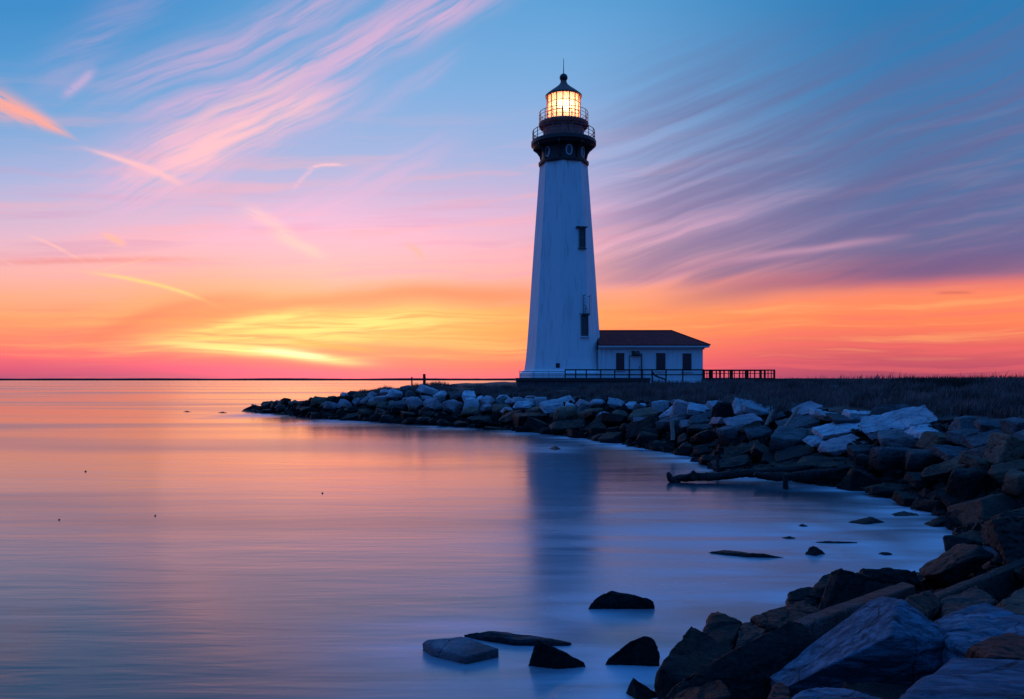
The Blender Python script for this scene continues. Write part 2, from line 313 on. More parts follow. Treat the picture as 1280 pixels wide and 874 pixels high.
def woodb(t, b):
    tcn = t.new('ShaderNodeTexCoord'); mp = t.new('ShaderNodeMapping'); t.l.new(tcn.outputs['Object'], mp.inputs[0]); mp.inputs['Scale'].default_value = (9, 9, 1)
    n = t.noise(mp.outputs[0], 2.5, 6, .7, .5)
    t.put(b.inputs['Base Color'], t.mix(t.smooth(n, .35, .65), (.010, .009, .010, 1), (.045, .036, .034, 1))); b.inputs['Specular IOR Level'].default_value = .2; bump(t, b, n, .9, .06)
M_WOODDK = mat('dark_soaked_timber', rough=.7, build=woodb)
def woodp(t, b):
    tcn = t.new('ShaderNodeTexCoord'); n = t.noise(tcn.outputs['Object'], 9, 6, .7, .5)
    t.put(b.inputs['Base Color'], t.mix(n, (.16, .11, .085, 1), (.42, .32, .26, 1))); bump(t, b, n, .6, .02)
M_WOODPL = mat('bleached_driftwood', rough=.8, build=woodp)
M_RAIL = mat('weathered_brown_railing_wood', (.075, .055, .055), .7, build=woodb)
M_RAILW = mat('pale_painted_railing', (.42, .38, .40), .6)
M_DECK = mat('dark_deck_planks', (.03, .028, .03), .8)
def lampm(name, col, st):
    m_ = bpy.data.materials.new(name); m_.use_nodes = True; t = NT(m_.node_tree); t.n.clear()
    e = t.new('ShaderNodeEmission'); e.inputs[0].default_value = (*col, 1); e.inputs[1].default_value = st
    o = t.new('ShaderNodeOutputMaterial'); t.l.new(e.outputs[0], o.inputs[0]); return m_
M_LAMP = lampm('lit_lamp', (1, .84, .55), 30)
M_LENS = lampm('lit_fresnel_lens', (1, .58, .30), 1.0)
def paneb():
    m_ = bpy.data.materials.new('lantern_glass_backlit'); m_.use_nodes = True; t = NT(m_.node_tree); t.n.clear()
    tl = t.new('ShaderNodeBsdfTranslucent'); tl.inputs[0].default_value = (1, .88, .74, 1)
    tr = t.new('ShaderNodeBsdfTransparent'); tr.inputs[0].default_value = (1, .93, .82, 1)
    gl = t.new('ShaderNodeBsdfGlossy'); gl.inputs['Roughness'].default_value = .1
    m1 = t.new('ShaderNodeMixShader'); m1.inputs[0].default_value = .45; t.l.new(tr.outputs[0], m1.inputs[1]); t.l.new(tl.outputs[0], m1.inputs[2])
    m2 = t.new('ShaderNodeMixShader'); m2.inputs[0].default_value = .06; t.l.new(m1.outputs[0], m2.inputs[1]); t.l.new(gl.outputs[0], m2.inputs[2])
    o = t.new('ShaderNodeOutputMaterial'); t.l.new(m2.outputs[0], o.inputs[0]); return m_
M_PANE = paneb()
def groundb(t, b):
    g = t.new('ShaderNodeNewGeometry'); P_ = g.outputs['Position']; n = t.noise(P_, .7, 6, .65); f = t.noise(P_, 6, 4, .7)
    s_ = t.new('ShaderNodeSeparateXYZ'); t.l.new(P_, s_.inputs[0])
    soil = t.mix(t.smooth(n, .35, .65), (.045, .032, .030, 1), (.11, .08, .07, 1))
    wet = t.mix(f, (.010, .010, .011, 1), (.03, .03, .03, 1))
    zz = t.m('ADD', s_.outputs[2], t.m('MULTIPLY', t.m('SUBTRACT', n, .5), 1.2))
    t.put(b.inputs['Base Color'], t.mix(t.smooth(zz, 1.5, 2.2), wet, soil)); bump(t, b, t.m('ADD', n, f), .9, .12)
M_GROUND = mat('bank_soil_and_rubble', rough=.95, build=groundb)
def grassm(name, c0, c1):
    def bld(t, b):
        g = t.new('ShaderNodeNewGeometry'); n = t.noise(g.outputs['Position'], .8, 5, .7)
        t.put(b.inputs['Base Color'], t.mix(t.smooth(n, .35, .65), (*c0, 1), (*c1, 1))); b.inputs['Specular IOR Level'].default_value = .2
    return mat(name, rough=.8, build=bld)
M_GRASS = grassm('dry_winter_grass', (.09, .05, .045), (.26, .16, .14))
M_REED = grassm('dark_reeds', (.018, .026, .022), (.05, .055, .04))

# ------------------------------------------------------------------ mesh helpers
def tag(o, label=None, cat=None, group=None, kind=None):
    if label: o['label'] = label
    if cat: o['category'] = cat
    if group: o['group'] = group
    if kind: o['kind'] = kind
    return o
def empty(name, loc, label, cat, group=None):
    o = bpy.data.objects.new(name, None); COL.objects.link(o); o.location = loc; o.empty_display_size = .5
    return tag(o, label, cat, group)
def obj(name, bm, m_, parent=None, smooth=None):
    """world-space bmesh -> one object; recentred on its base so that its origin is where it stands"""
    me = bpy.data.meshes.new(name)
    if parent is None and bm.verts:
        n = len(bm.verts); cx = sum(v.co.x for v in bm.verts)/n; cy = sum(v.co.y for v in bm.verts)/n; cz = min(v.co.z for v in bm.verts)
        off = Vector((cx, cy, cz))
    else:
        off = Vector((0, 0, 0))
        if parent is not None:
            off = parent.location.copy(); q = parent.parent
            while q: off += q.location; q = q.parent
    bmesh.ops.translate(bm, verts=bm.verts, vec=-off)
    bmesh.ops.recalc_face_normals(bm, faces=bm.faces)
    bm.to_mesh(me); bm.free()
    if smooth is not None:
        me.shade_smooth(); me.set_sharp_from_angle(angle=R(smooth))
    me.materials.append(m_)
    o = bpy.data.objects.new(name, me); COL.objects.link(o)
    if parent is not None: o.parent = parent
    else: o.location = off
    return o
def box(bm, x0, x1, y0, y1, z0, z1, mtx=None):
    vs = [bm.verts.new((x, y, z)) for x in (x0, x1) for y in (y0, y1) for z in (z0, z1)]
    if mtx is not None:
        for v in vs: v.co = mtx @ v.co
    for f in ((0, 1, 3, 2), (4, 6, 7, 5), (0, 4, 5, 1), (2, 3, 7, 6), (0, 2, 6, 4), (1, 5, 7, 3)):
        bm.faces.new([vs[i] for i in f])
    return vs
def tube(bm, p0, p1, r0, r1=None, seg=8, cap=True):
    p0, p1 = Vector(p0), Vector(p1); r1 = r0 if r1 is None else r1
    q = (p1-p0).to_track_quat('Z', 'Y').to_matrix()
    A = [bm.verts.new(p0 + q @ Vector((math.cos(2*math.pi*i/seg)*r0, math.sin(2*math.pi*i/seg)*r0, 0))) for i in range(seg)]
    B = [bm.verts.new(p1 + q @ Vector((math.cos(2*math.pi*i/seg)*r1, math.sin(2*math.pi*i/seg)*r1, 0))) for i in range(seg)]
    for i in range(seg): bm.faces.new((A[i], A[(i+1) % seg], B[(i+1) % seg], B[i]))
    if cap: bm.faces.new(A[::-1]); bm.faces.new(B)
def lathe(bm, c, prof, seg=32, a0=0.):
    """prof: (radius, z) bottom to top"""
    rings = []
    for r, z in prof:
        if r < 1e-4: rings.append([bm.verts.new((c[0], c[1], z))])
        else: rings.append([bm.verts.new((c[0]+r*math.cos(a0+2*math.pi*i/seg), c[1]-r*math.sin(a0+2*math.pi*i/seg), z)) for i in range(seg)])
    for a, b in zip(rings, rings[1:]):
        for i in range(seg):
            j = (i+1) % seg
            if len(a) == 1 and len(b) == 1: continue
            if len(a) == 1: bm.faces.new((a[0], b[j], b[i]))
            elif len(b) == 1: bm.faces.new((a[i], a[j], b[0]))
            else: bm.faces.new((a[i], a[j], b[j], b[i]))
    if len(rings[0]) > 1: bm.faces.new(rings[0][::-1])
    if len(rings[-1]) > 1: bm.faces.new(rings[-1])
def PX(u, v, d): return Vector(((u-640)/F*d, d, CAMH-(v-HV)/F*d))
def PZ(u, v, z):
    d = (CAMH-z)*F/(v-HV); return PX(u, v, d)
def UV(p): return 640+p[0]/p[1]*F, HV+(CAMH-p[2])/p[1]*F

# ------------------------------------------------------------------ terrain: lofted bank, tide edge to plateau
def pw(u, v): return PZ(u, v, 0)
L1 = [pw(305, 514), pw(380, 521), pw(450, 526), pw(540, 532), pw(650, 539), pw(730, 548), pw(800, 559), pw(880, 575), pw(905, 590), pw(1000, 602), pw(1100, 618),
      pw(1170, 640), pw(1200, 668), pw(1185, 705), pw(1090, 742), pw(985, 785), pw(905, 830), pw(850, 890), Vector((1.0, 6.2, 0)), Vector((-1.2, 2.5, 0)), Vector((-5, -3, 0))]
def d_(u, d, z): return Vector(((u-640)/F*d, d, z))
L2 = [d_(330, 86, .5), d_(385, 75.6, 1.35), d_(450, 71.9, 2.05), d_(540, 67.5, 2.4), d_(650, 60.6, 2.0), d_(730, 53.9, 2.1), d_(800, 47.8, 2.1), d_(880, 41.2, 2.15), d_(940, 36.2, 2.15),
      d_(1040, 31.4, 2.15), d_(1130, 27.1, 2.1), d_(1230, 23.9, 2.1), d_(1330, 19.6, 2.1), Vector((13, 15.5, 2.1)), Vector((11, 11.8, 2.1)), Vector((9, 8.6, 2.1)), Vector((7.2, 5.5, 2.1)),
      Vector((5.6, 3, 2.1)), Vector((4, .8, 2.0)), Vector((2, -1.5, 1.9)), Vector((-2, -5, 1.9))]
L3 = [d_(320, 88, .3), d_(400, 82, 1.3), d_(470, 80, 2.1), d_(540, 76, 2.65), d_(650, 70.5, 2.45), d_(730, 69, 2.7), d_(800, 67, 2.85), d_(880, 63, 2.95), d_(960, 56, 3.0),
      d_(1050, 48, 3.0), d_(1150, 41, 3.0), d_(1260, 35, 3.0), d_(1400, 29, 3.0), Vector((24, 20, 3)), Vector((22, 13, 3)), Vector((19, 8, 3)), Vector((16, 4, 3)), Vector((13, 0, 3)), Vector((10, -4, 3)), Vector((6, -8, 3)), Vector((-1, -12, 3))]
L4 = [d_(330, 90, -.4), d_(410, 92, .0), d_(480, 92, 1.0), d_(560, 92, 2.7), d_(655, 95, 3.05), d_(750, 100, 3.1), d_(850, 100, 3.1), d_(950, 95, 3.15), d_(1060, 90, 3.15),
      d_(1180, 80, 3.2), d_(1300, 72, 3.2), d_(1450, 66, 3.2), Vector((60, 50, 3.2)), Vector((62, 32, 3.2)), Vector((60, 18, 3.2)), Vector((56, 8, 3.2)), Vector((50, 0, 3.2)), Vector((42, -10, 3.2)), Vector((32, -20, 3.2)), Vector((20, -28, 3.2)), Vector((0, -34, 3.2))]
L5 = [d_(330, 95, -2), d_(400, 104, -2), d_(470, 108, -2), d_(560, 112, -1.5), d_(660, 125, -1.5), d_(760, 150, 2.5), d_(900, 170, 3.0), Vector((70, 200, 3.1)), Vector((100, 200, 3.1)),
      Vector((130, 190, 3.1)), Vector((160, 170, 3.1)), Vector((180, 150, 3.1)), Vector((190, 120, 3.1)), Vector((190, 80, 3.1)), Vector((180, 40, 3.1)), Vector((170, 10, 3.1)), Vector((160, -20, 3.1)), Vector((140, -50, 3.1)), Vector((110, -80, 3.1)), Vector((60, -100, 3.1)), Vector((0, -110, 3.1))]
def ext(a, b, k, z):
    o = []
    for p, q in zip(a, b):
        dd = (p-q); dd.z = 0; dd.normalize(); r = p + dd*k; r.z = z; o.append(r)
    return o
L0 = ext(L1, L2, 1.6, -.9); L00 = ext(L1, L2, 4.0, -3.2)
LINES = [L00, L0, L1, L2, L3, L4, L5]
def crm(L, s):
    n = len(L)-1; s = min(max(s, 0), n-1e-6); i = int(s); f = s-i
    p0, p1, p2, p3 = L[max(i-1, 0)], L[i], L[i+1], L[min(i+2, n)]
    return .5*((2*p1)+(p2-p0)*f+(2*p0-5*p1+4*p2-p3)*f*f+(3*p1-p0-3*p2+p3)*f**3)
def loft(s, t):
    """t: 0 = L00, 1 = L0, 2 = waterline, 3 = top of riprap ..."""
    i = min(int(t), len(LINES)-2); f = t-i
    p = crm(LINES[i], s).lerp(crm(LINES[i+1], s), f)
    amp = .22 if t < 3 else .12
    p.z += (noise.noise(p*.45)*1.2+noise.noise(p*1.3)*.5)*amp
    return p
bm = bmesh.new(); NS = 240
TS = [0, .5, 1, 1.5] + [2+i/10 for i in range(10)] + [3+i/8 for i in range(8)] + [4+i/5 for i in range(5)] + [5, 5.33, 5.66, 5.999]
g_ = [[bm.verts.new(loft(s*20/NS, t)) for t in TS] for s in range(NS+1)]
for i in range(NS):
    for j in range(len(TS)-1): bm.faces.new((g_[i][j], g_[i+1][j], g_[i+1][j+1], g_[i][j+1]))
bvh = BVHTree.FromBMesh(bm)
for i_, v_ in enumerate(bm.verts):
    t_ = TS[i_ % len(TS)]; v_.co.z -= .38*max(0, min(1, (t_-1.8)/.3, (3.12-t_)/.25))
ter = obj('ground', bm, M_GROUND, smooth=60); tag(ter, 'soil bank and dark rubble rising from the tide line to the grassy point', kind='structure')
CAMV = Vector((0, 0, CAMH))
def hit(u, v):
    d = (PX(u, v, 10)-CAMV).normalized(); r = bvh.ray_cast(CAMV, d)
    return r[0]
def ground_z(x, y):
    r = bvh.ray_cast(Vector((x, y, 30)), Vector((0, 0, -1))); return r[0].z if r[0] else 0.

# sea bed: one sheet out to the horizon under everything
bm = bmesh.new(); box(bm, -5000, 5000, -3000, 7000, -6, -4); tag(obj('sea_bed', bm, M_GROUND), 'dark sea bed under the water', kind='structure')
# far low shore on the horizon
bm = bmesh.new(); prev = None
for i in range(161):
    x = -1500+i*17.; z = 5.2+noise.noise(Vector((x*.006, 3, 0)))*1.3+noise.noise(Vector((x*.05, 8, 0)))*.6
    q = [bm.verts.new((x, 2000, -1)), bm.verts.new((x, 2000, z*.75)), bm.verts.new((x, 2030, z)), bm.verts.new((x, 2200, z*.8)), bm.verts.new((x, 2210, -1))]
    if prev:
        for a in range(4): bm.faces.new((prev[a], q[a], q[a+1], prev[a+1]))
    prev = q
tag(obj('far_shore', bm, mat('far_dark_shore', (.02, .02, .03), .95)), 'thin dark strip of low land along the horizon', kind='structure')

# ------------------------------------------------------------------ rocks
ROCKS = []      # (object, tone, shape, centre, radius, fixed_label)
WATER_PTS = []
def finish_rock(pts, tone, shape, edge, amp, label=None, bev=.05, name=None, group=None, seed=None, mtl=None):
    bm = bmesh.new()
    for p in pts: bm.verts.new(p)
    r = bmesh.ops.convex_hull(bm, input=bm.verts)
    bmesh.ops.delete(bm, geom=[g for g in r['geom_interior'] if isinstance(g, bmesh.types.BMVert)] , context='VERTS')
    bmesh.ops.delete(bm, geom=[v for v in bm.verts if not v.link_faces], context='VERTS')
    bmesh.ops.dissolve_limit(bm, angle_limit=R(9), verts=bm.verts, edges=bm.edges)
    if bev > 0:
        bmesh.ops.bevel(bm, geom=[e for e in bm.edges if e.calc_length() > bev*1.2], offset=bev, segments=1 if shape != 'boulder' else 2, affect='EDGES', profile=.6, clamp_overlap=True)
    bmesh.ops.triangulate(bm, faces=bm.faces)
    for k in range(6):
        es = [e for e in bm.edges if e.calc_length() > edge]
        if not es or len(bm.faces) > 15000: break
        bmesh.ops.subdivide_edges(bm, edges=es, cuts=1)
        bmesh.ops.triangulate(bm, faces=[f for f in bm.faces if len(f.verts) > 3])
    bmesh.ops.recalc_face_normals(bm, faces=bm.faces)
    bm.normal_update()
    sd_ = Vector((rnd.random()*50, rnd.random()*50, rnd.random()*50)); size = max((v.co-pts[0]).length for v in bm.verts)
    cut = Vector((rnd.uniform(-.3, .3), rnd.uniform(-.3, .3), 1)).normalized()
    mv = []
    for v in bm.verts:
        p = v.co
        a = noise.noise((p+sd_)*(1.6/size))*.9 + noise.noise((p+sd_)*(5/size))*.45 + noise.noise((p+sd_)*(14/size))*.22
        a -= .30*abs(noise.noise((p+sd_)*(3.2/size)))**.7*1.6; a += .12*noise.noise((p+sd_)*(34/size))
        st = (p-pts[0]).dot(cut)*9/size + noise.noise((p+sd_)*(2.5/size))*1.5      # bedding ledges
        led = (st-math.floor(st)); a -= .55*max(0, 1-abs(led-.5)*6)
        mv.append(v.normal*a*amp)
    for v, m_ in zip(bm.verts, mv): v.co += m_
    c = sum((v.co for v in bm.verts), Vector())/len(bm.verts)
    for v in bm.verts:
        if abs(v.co.z) < .22 and v.co.y > 4: WATER_PTS.append((v.co.x, v.co.y))
    rad = max((v.co.xy-c.xy).length for v in bm.verts)
    o = obj(name or {'boulder': 'boulder', 'slab': 'stone_slab', 'block': 'stone_block', 'wedge': 'wedge_rock', 'awash': 'awash_rock'}[shape], bm, mtl or MR[tone], smooth=38 if shape != 'boulder' else 60)
    if name is None: ROCKS.append([o, tone, shape, c, rad, label, group])
    return o
def rand_rock(c, wx, dy, hz, yaw, tilt, roll, tone, shape, edge, amp=None, label=None):
    """irregular stone of width, depth and height about its centre c"""
    M_ = Matrix.Rotation(yaw, 3, 'Z') @ Matrix.Rotation(tilt, 3, 'X') @ Matrix.Rotation(roll, 3, 'Y')
    pts = []
    if shape == 'boulder':
        for k in range(26):
            v = Vector((rnd.gauss(0, 1), rnd.gauss(0, 1), rnd.gauss(0, 1))).normalized()*rnd.uniform(.86, 1.08)
            pts.append(Vector((v.x*wx/2, v.y*dy/2, v.z*hz/2)))
    else:
        for sx in (-1, 1):
            for sy in (-1, 1):
                for sz in (-1, 1):
                    k = .72 if shape == 'wedge' and sz > 0 else 1
                    pts.append(Vector((sx*wx/2*rnd.uniform(.62, 1.05)*k, sy*dy/2*rnd.uniform(.62, 1.05)*(k if shape != 'wedge' else .5 if sz > 0 else 1), sz*hz/2*rnd.uniform(.72, 1.1))))
        for k in range(3):
            a = rnd.uniform(0, 6.28); pts.append(Vector((math.cos(a)*wx*.52, math.sin(a)*dy*.52, rnd.choice((-1, 1))*hz*.3)))
    pts = [c + M_ @ p for p in pts]
    if amp is None: amp = .035*max(wx, dy)
    return finish_rock(pts, tone, shape, edge, amp, label, bev=min(wx, hz, dy)*(.06 if shape != 'boulder' else .09))

# -- traced stones of the bank: centre column, row, width, visible height (photo px), tone, shape, roll degrees
TR = [
 (429,505,22,12,'lilac','boulder',0),(446,502,13,9,'lilac','boulder',0),(466,501,11,8,'lilac','boulder',0),(489,504,9,8,'brown','boulder',0),(517,503,25,15,'lilac','boulder',0),
 (541,505,23,15,'lilac','boulder',0),(566,507,29,20,'lilac','boulder',0),(588,506,23,20,'pale','boulder',0),(609,502,21,15,'lilac','boulder',0),(626,511,26,17,'brown','boulder',0),(629,498,19,9,'pale','boulder',0),
 (551,520,19,9,'brown','boulder',0),(600,523,25,6,'brown','slab',4),(655,507,29,12,'pale','boulder',-4),(677,501,15,10,'pale','block',0),(700,504,45,13,'pale','slab',8),(664,497,16,8,'lilac','boulder',0),
 (707,517,33,18,'brown','wedge',10),(731,513,20,20,'grey','boulder',0),(748,505,23,12,'pale','boulder',-5),(755,519,19,12,'lilac','boulder',0),(775,518,20,13,'brown','boulder',0),(775,504,26,11,'pale','slab',-10),
 (797,506,24,8,'pale','slab',-3),(826,507,24,16,'pale','block',8),(805,517,30,15,'brown','slab',10),(852,511,22,22,'lilac','block',-12),(845,503,16,8,'lilac','boulder',0),(875,511,28,15,'pale','slab',-12),
 (831,528,22,16,'grey','boulder',0),(897,505,18,9,'pale','slab',5),(910,514,32,22,'dark','wedge',0),(937,510,36,20,'pale','slab',-14),(882,523,36,17,'grey','slab',14),(932,527,44,16,'lilac','slab',6),
 (951,540,26,15,'grey','slab',14),(865,529,26,10,'lilac','slab',8),(805,535,36,26,'dark','slab',28),(832,556,34,9,'dark','wedge',0),(855,549,13,14,'grey','slab',40),(912,543,22,22,'grey','block',20),
 (715,532,46,14,'dark','slab',6),(665,525,48,18,'dark','block',4),(747,539,22,11,'dark','wedge',0),(770,540,26,13,'dark','wedge',8),(875,549,22,10,'dark','boulder',0),
 (953,512,40,13,'pale','slab',-14),(1012,511,32,11,'lilac','slab',20),(1026,515,20,6,'pale','slab',-4),(1001,530,46,18,'grey','slab',14),(1043,520,34,9,'pale','slab',-8),(1073,524,54,10,'grey','slab',0),(1083,518,38,6,'pale','slab',-2),
 (1126,528,80,24,'pale','slab',14),(1166,538,46,9,'pale','slab',2),(1211,528,40,17,'grey','wedge',5),(1248,531,34,15,'grey','slab',-12),(1276,530,24,16,'grey','block',12),(1054,536,50,15,'pale','slab',10),
 (1028,551,34,14,'pale','slab',-5),(990,543,30,12,'grey','slab',16),(1016,541,28,10,'brown','slab',14),(1057,556,50,12,'lilac','slab',14),(1136,552,60,20,'grey','block',2),(1187,553,52,20,'brown','block',-12),
 (1216,544,50,13,'grey','block',3),(1238,549,44,18,'grey','slab',18),(1267,562,50,34,'brown','block',-16),(1213,568,54,15,'grey','slab',-3),(1115,570,46,24,'grey','block',0),(1160,572,50,24,'grey','block',5),
 (1083,562,34,8,'grey','slab',4),(1083,576,30,14,'grey','boulder',0),(998,568,50,12,'grey','slab',14),(967,577,22,12,'grey','slab',-20),(1046,588,90,22,'dark','block',0),(1078,602,44,28,'dark','wedge',-14),
 (1188,586,54,20,'brown','slab',22),(1238,581,44,14,'brown','slab',-14),(1270,586,44,14,'brown','slab',12),(1158,600,34,12,'grey','slab',-4),(1124,614,80,16,'dark','boulder',0),(1225,602,60,36,'dark','wedge',0),
 (1276,602,26,24,'brown','block',10),(1211,622,46,20,'grey','slab',16),(1000,585,60,12,'dark','slab',4),(1150,625,50,14,'dark','slab',-5),
 (890,560,34,12,'dark','slab',14),(930,562,44,14,'dark','slab',18),(915,580,40,12,'grey','slab',10),(960,590,50,10,'dark','slab',6),(1032,573,36,12,'dark','slab',10),
]
def place_px(u, v, wp, hp, tone, shape, roll):
    h = hit(u, v+hp*.35)
    if h is None or h.y > 100: h = PX(u, v, 70)
    d = h.y; wm = wp*d/F; hm = hp*d/F
    c0 = PX(u, v, d)
    dep = max(wm*.75, .7 if d > 20 else .5)
    edge = max(.07, d*4.5/F)
    if shape == 'slab':
        th = max(.28, min(.55, hm*.6)); tilt = math.asin(min(.75, max(.12, (hm*.75)/dep)))
        return rand_rock(c0+Vector((0, dep*.3, -th*.2)), wm*1.22, dep, th, rnd.uniform(-.35, .35), tilt, -R(roll), tone, shape, edge)
    if shape == 'boulder':
        return rand_rock(c0+Vector((0, dep*.3, -hm*.1)), wm*1.08, dep, hm*1.25, rnd.uniform(-.5, .5), 0, -R(roll), tone, shape, edge)
    if shape == 'wedge':
        return rand_rock(c0+Vector((0, dep*.3, -hm*.15)), wm*1.15, dep, hm*1.3, rnd.uniform(-.4, .4), .1, -R(roll), tone, shape, edge)
    return rand_rock(c0+Vector((0, dep*.3, -hm*.15)), wm*1.05, dep, hm*1.25, rnd.uniform(-.45, .45)+(.5 if tone == 'brown' else 0), rnd.uniform(.05, .2), -R(roll), tone, shape, edge)
for a in TR: place_px(*a)

# -- stones standing in the water and the large foreground ones, each from its own corner points (column, row, distance)
def hero(pts, tone, shape, label, thick=.6, back=.5, edge=.05, amp=.03, bev=.035, extra=()):
    P_ = [PX(*p) for p in pts]; P_ += [p+Vector((0, back, -thick)) for p in P_] + [p+Vector((0, back*.2, -thick)) for p in P_] + [Vector(e) for e in extra]; edge *= .62; amp *= 1.25
    return finish_rock(P_, tone, shape, edge, amp, label, bev=bev)
def wd(v): return CAMH*F/(v-HV)
# in the water (column, row, height above the water)
def awash(pts, tone, shape, label, thick=.35, back=.1, edge=.045, amp=.02, bev=.025):
    P_ = [PZ(*p) for p in pts]; P_ += [p+Vector((0, back, -thick)) for p in P_]
    return finish_rock(P_, tone, shape, edge, amp, label, bev=bev)
awash([(527, 803, .10), (534, 799, .16), (577, 795, .17), (625, 810, .12), (582, 821, .10), (540, 809, .12)], 'drytop', 'slab', 'flat-topped square slab alone in the water, its pinkish top dry', .35, .05, .04, .010, .015)
awash([(578, 791, .05), (612, 787, .12), (650, 793, .08), (716, 801, .05), (712, 806, .02), (600, 798, .03), (645, 801, .07)], 'blotch', 'awash', 'low wet slab barely above the water behind the flat-topped square slab')
awash([(669, 797, .37), (674, 799, .37), (657, 836, -.05), (733, 826, .08), (737, 838, -.05), (700, 842, -.05)], 'dark', 'wedge', 'dark wedge with a sharp left peak right of the flat-topped square slab')
awash([(735, 757, .06), (750, 742, .22), (765, 737, .26), (780, 743, .2), (812, 747, .17), (819, 752, .12), (819, 764, -.05), (738, 764, -.05)], 'dark', 'boulder', 'dark low boulder with a humped left end, farthest out of the near water rocks', amp=.03, bev=.04)
awash([(806, 794, .36), (818, 797, .34), (788, 800, .3), (757, 825, .06), (752, 838, -.06), (826, 840, -.06), (825, 815, .15)], 'dark', 'boulder', 'round-backed dark boulder in the water left of the foreground pile', bev=.05)
awash([(790, 843, .25), (776, 870, -.05), (800, 885, -.05), (829, 868, .02)], 'dark', 'wedge', 'small dark peaked rock at the bottom edge touching the foreground pile')
awash([(884, 690, .02), (905, 687, .06), (940, 692, .07), (965, 693, .06), (986, 698, .0), (930, 697, .0)], 'dark', 'awash', 'long low dark rock awash in the middle of the misty bay')
awash([(1003, 694, -.02), (1013, 681, .17), (1022, 683, .16), (1035, 692, .0), (1018, 697, -.02)], 'dark', 'wedge', 'small pointed dark rock in the misty bay right of the long low one')
awash([(1096, 692, .0), (1104, 688, .07), (1117, 691, .04), (1106, 695, .0)], 'dark', 'awash', 'tiny dark rock awash in the bay toward the right shore')
awash([(1000, 678, .0), (1030, 675, .05), (1073, 677, .03), (1040, 680, .0)], 'dark', 'awash', 'thin flat rock awash in the misty bay above the small pointed one')
awash([(972, 671.5, .01), (985, 669.5, .05), (996, 672, .02), (985, 674, 0)], 'dark', 'awash', 'tiny flat rock awash left of the thin flat one')
awash([(995, 657, .0), (1003, 653.5, .07), (1011, 657, .02), (1003, 659, 0)], 'dark', 'awash', 'small round dark rock awash in the far part of the bay')
awash([(1058, 653, .0), (1075, 648, .08), (1088, 645, .13), (1092, 648, .1), (1110, 653, .0), (1080, 656, .0)], 'dark', 'awash', 'low dark rock with a small crest awash below the right bank')
awash([(1113, 642, .02), (1130, 638, .06), (1147, 641, .04), (1150, 645, .0), (1118, 646, .0)], 'blotch', 'awash', 'smooth bluish rock awash close under the right bank')
awash([(1153, 655, .0), (1178, 643, .25), (1190, 648, .2), (1202, 657, .0), (1165, 659, .0)], 'dark', 'wedge', 'dark wedge at the inner corner of the bay')
awash([(685, 561, .0), (694, 557, .14), (701, 561, .02), (694, 563, 0)], 'dark', 'awash', 'lone dark rock in the tower reflection', .4, .3, .08)
awash([(338, 519, .0), (350, 516, .12), (362, 517, .1), (373, 520, .0), (355, 521, 0)], 'dark', 'awash', 'low rock just off the shore by the jetty tip', .4, .5, .2)
awash([(228, 515, .0), (234, 513.4, .1), (239, 514.8, .02), (234, 515.6, 0)], 'grey', 'awash', 'left of two specks of rock far left of the jetty tip', .4, .5, .2)
awash([(272, 516, .0), (278, 514.4, .1), (284, 516, .02), (278, 516.8, 0)], 'grey', 'awash', 'right of two specks of rock far left of the jetty tip', .4, .5, .2)
# right shore, mid distance
hero([(1190, 672, 16.3), (1215, 662, 16.8), (1283, 632, 17.6), (1310, 640, 17.2), (1305, 668, 16), (1240, 690, 15.4), (1195, 690, 15.5)], 'dark', 'slab', 'long black slab slanting up out of the inner bay to the right edge', .6, .8, .08, .04, .04)
hero([(1250, 640, 16.0), (1285, 632, 16.2), (1300, 680, 15.2), (1262, 684, 15.1), (1246, 670, 15.4)], 'brown', 'block', 'brown striped end of a stone block at the right edge above the long black slab', .5, .9, .06, .03, .03)
hero([(1226, 624, 17.6), (1252, 616, 17.8), (1300, 614, 18), (1300, 645, 17), (1252, 646, 17.0), (1228, 652, 16.9)], 'brown', 'block', 'squared block with a brown left end at the right edge', .4, 1.4, .07, .03, .03)
hero([(1176, 706, 14.1), (1224, 681, 15.0), (1262, 686, 14.7), (1290, 700, 13.7), (1250, 712, 13.3), (1190, 716, 13.5)], 'blotch', 'slab', 'salt-stained dark slab sloping to the foam at the head of the bay', .5, .8, .07, .04, .04)
hero([(1181, 723, 12.7), (1203, 708, 13.3), (1230, 711, 13.1), (1200, 729, 12.4)], 'grey', 'slab', 'small glistening grey slab beside the long beams', .4, .5, .05, .03, .02)
hero([(1133, 727, 12.6), (1142, 722, 12.9), (1152, 725, 12.7), (1148, 730, 12.4)], 'dark', 'boulder', 'small round dark stone at the foam end of the long beam', .3, .3, .04, .02, .02)
# foreground pile
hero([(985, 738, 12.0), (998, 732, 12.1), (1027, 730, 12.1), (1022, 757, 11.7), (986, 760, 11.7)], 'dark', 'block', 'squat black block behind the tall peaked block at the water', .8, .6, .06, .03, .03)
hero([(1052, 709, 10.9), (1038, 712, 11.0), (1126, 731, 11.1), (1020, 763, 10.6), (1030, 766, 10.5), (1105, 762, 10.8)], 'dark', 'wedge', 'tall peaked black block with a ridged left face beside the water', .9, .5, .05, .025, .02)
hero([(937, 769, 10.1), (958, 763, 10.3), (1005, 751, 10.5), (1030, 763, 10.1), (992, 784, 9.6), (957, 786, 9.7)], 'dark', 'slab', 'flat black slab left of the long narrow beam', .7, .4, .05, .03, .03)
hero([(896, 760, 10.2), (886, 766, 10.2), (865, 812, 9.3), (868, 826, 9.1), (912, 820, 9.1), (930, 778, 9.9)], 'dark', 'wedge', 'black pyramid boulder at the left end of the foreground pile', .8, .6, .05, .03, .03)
hero([(928, 778, 9.9), (940, 776, 9.9), (958, 787, 9.6), (948, 800, 9.3), (915, 815, 9.1)], 'grey', 'boulder', 'wet glistening stone right against the black pyramid boulder', .8, .5, .05, .03, .03)
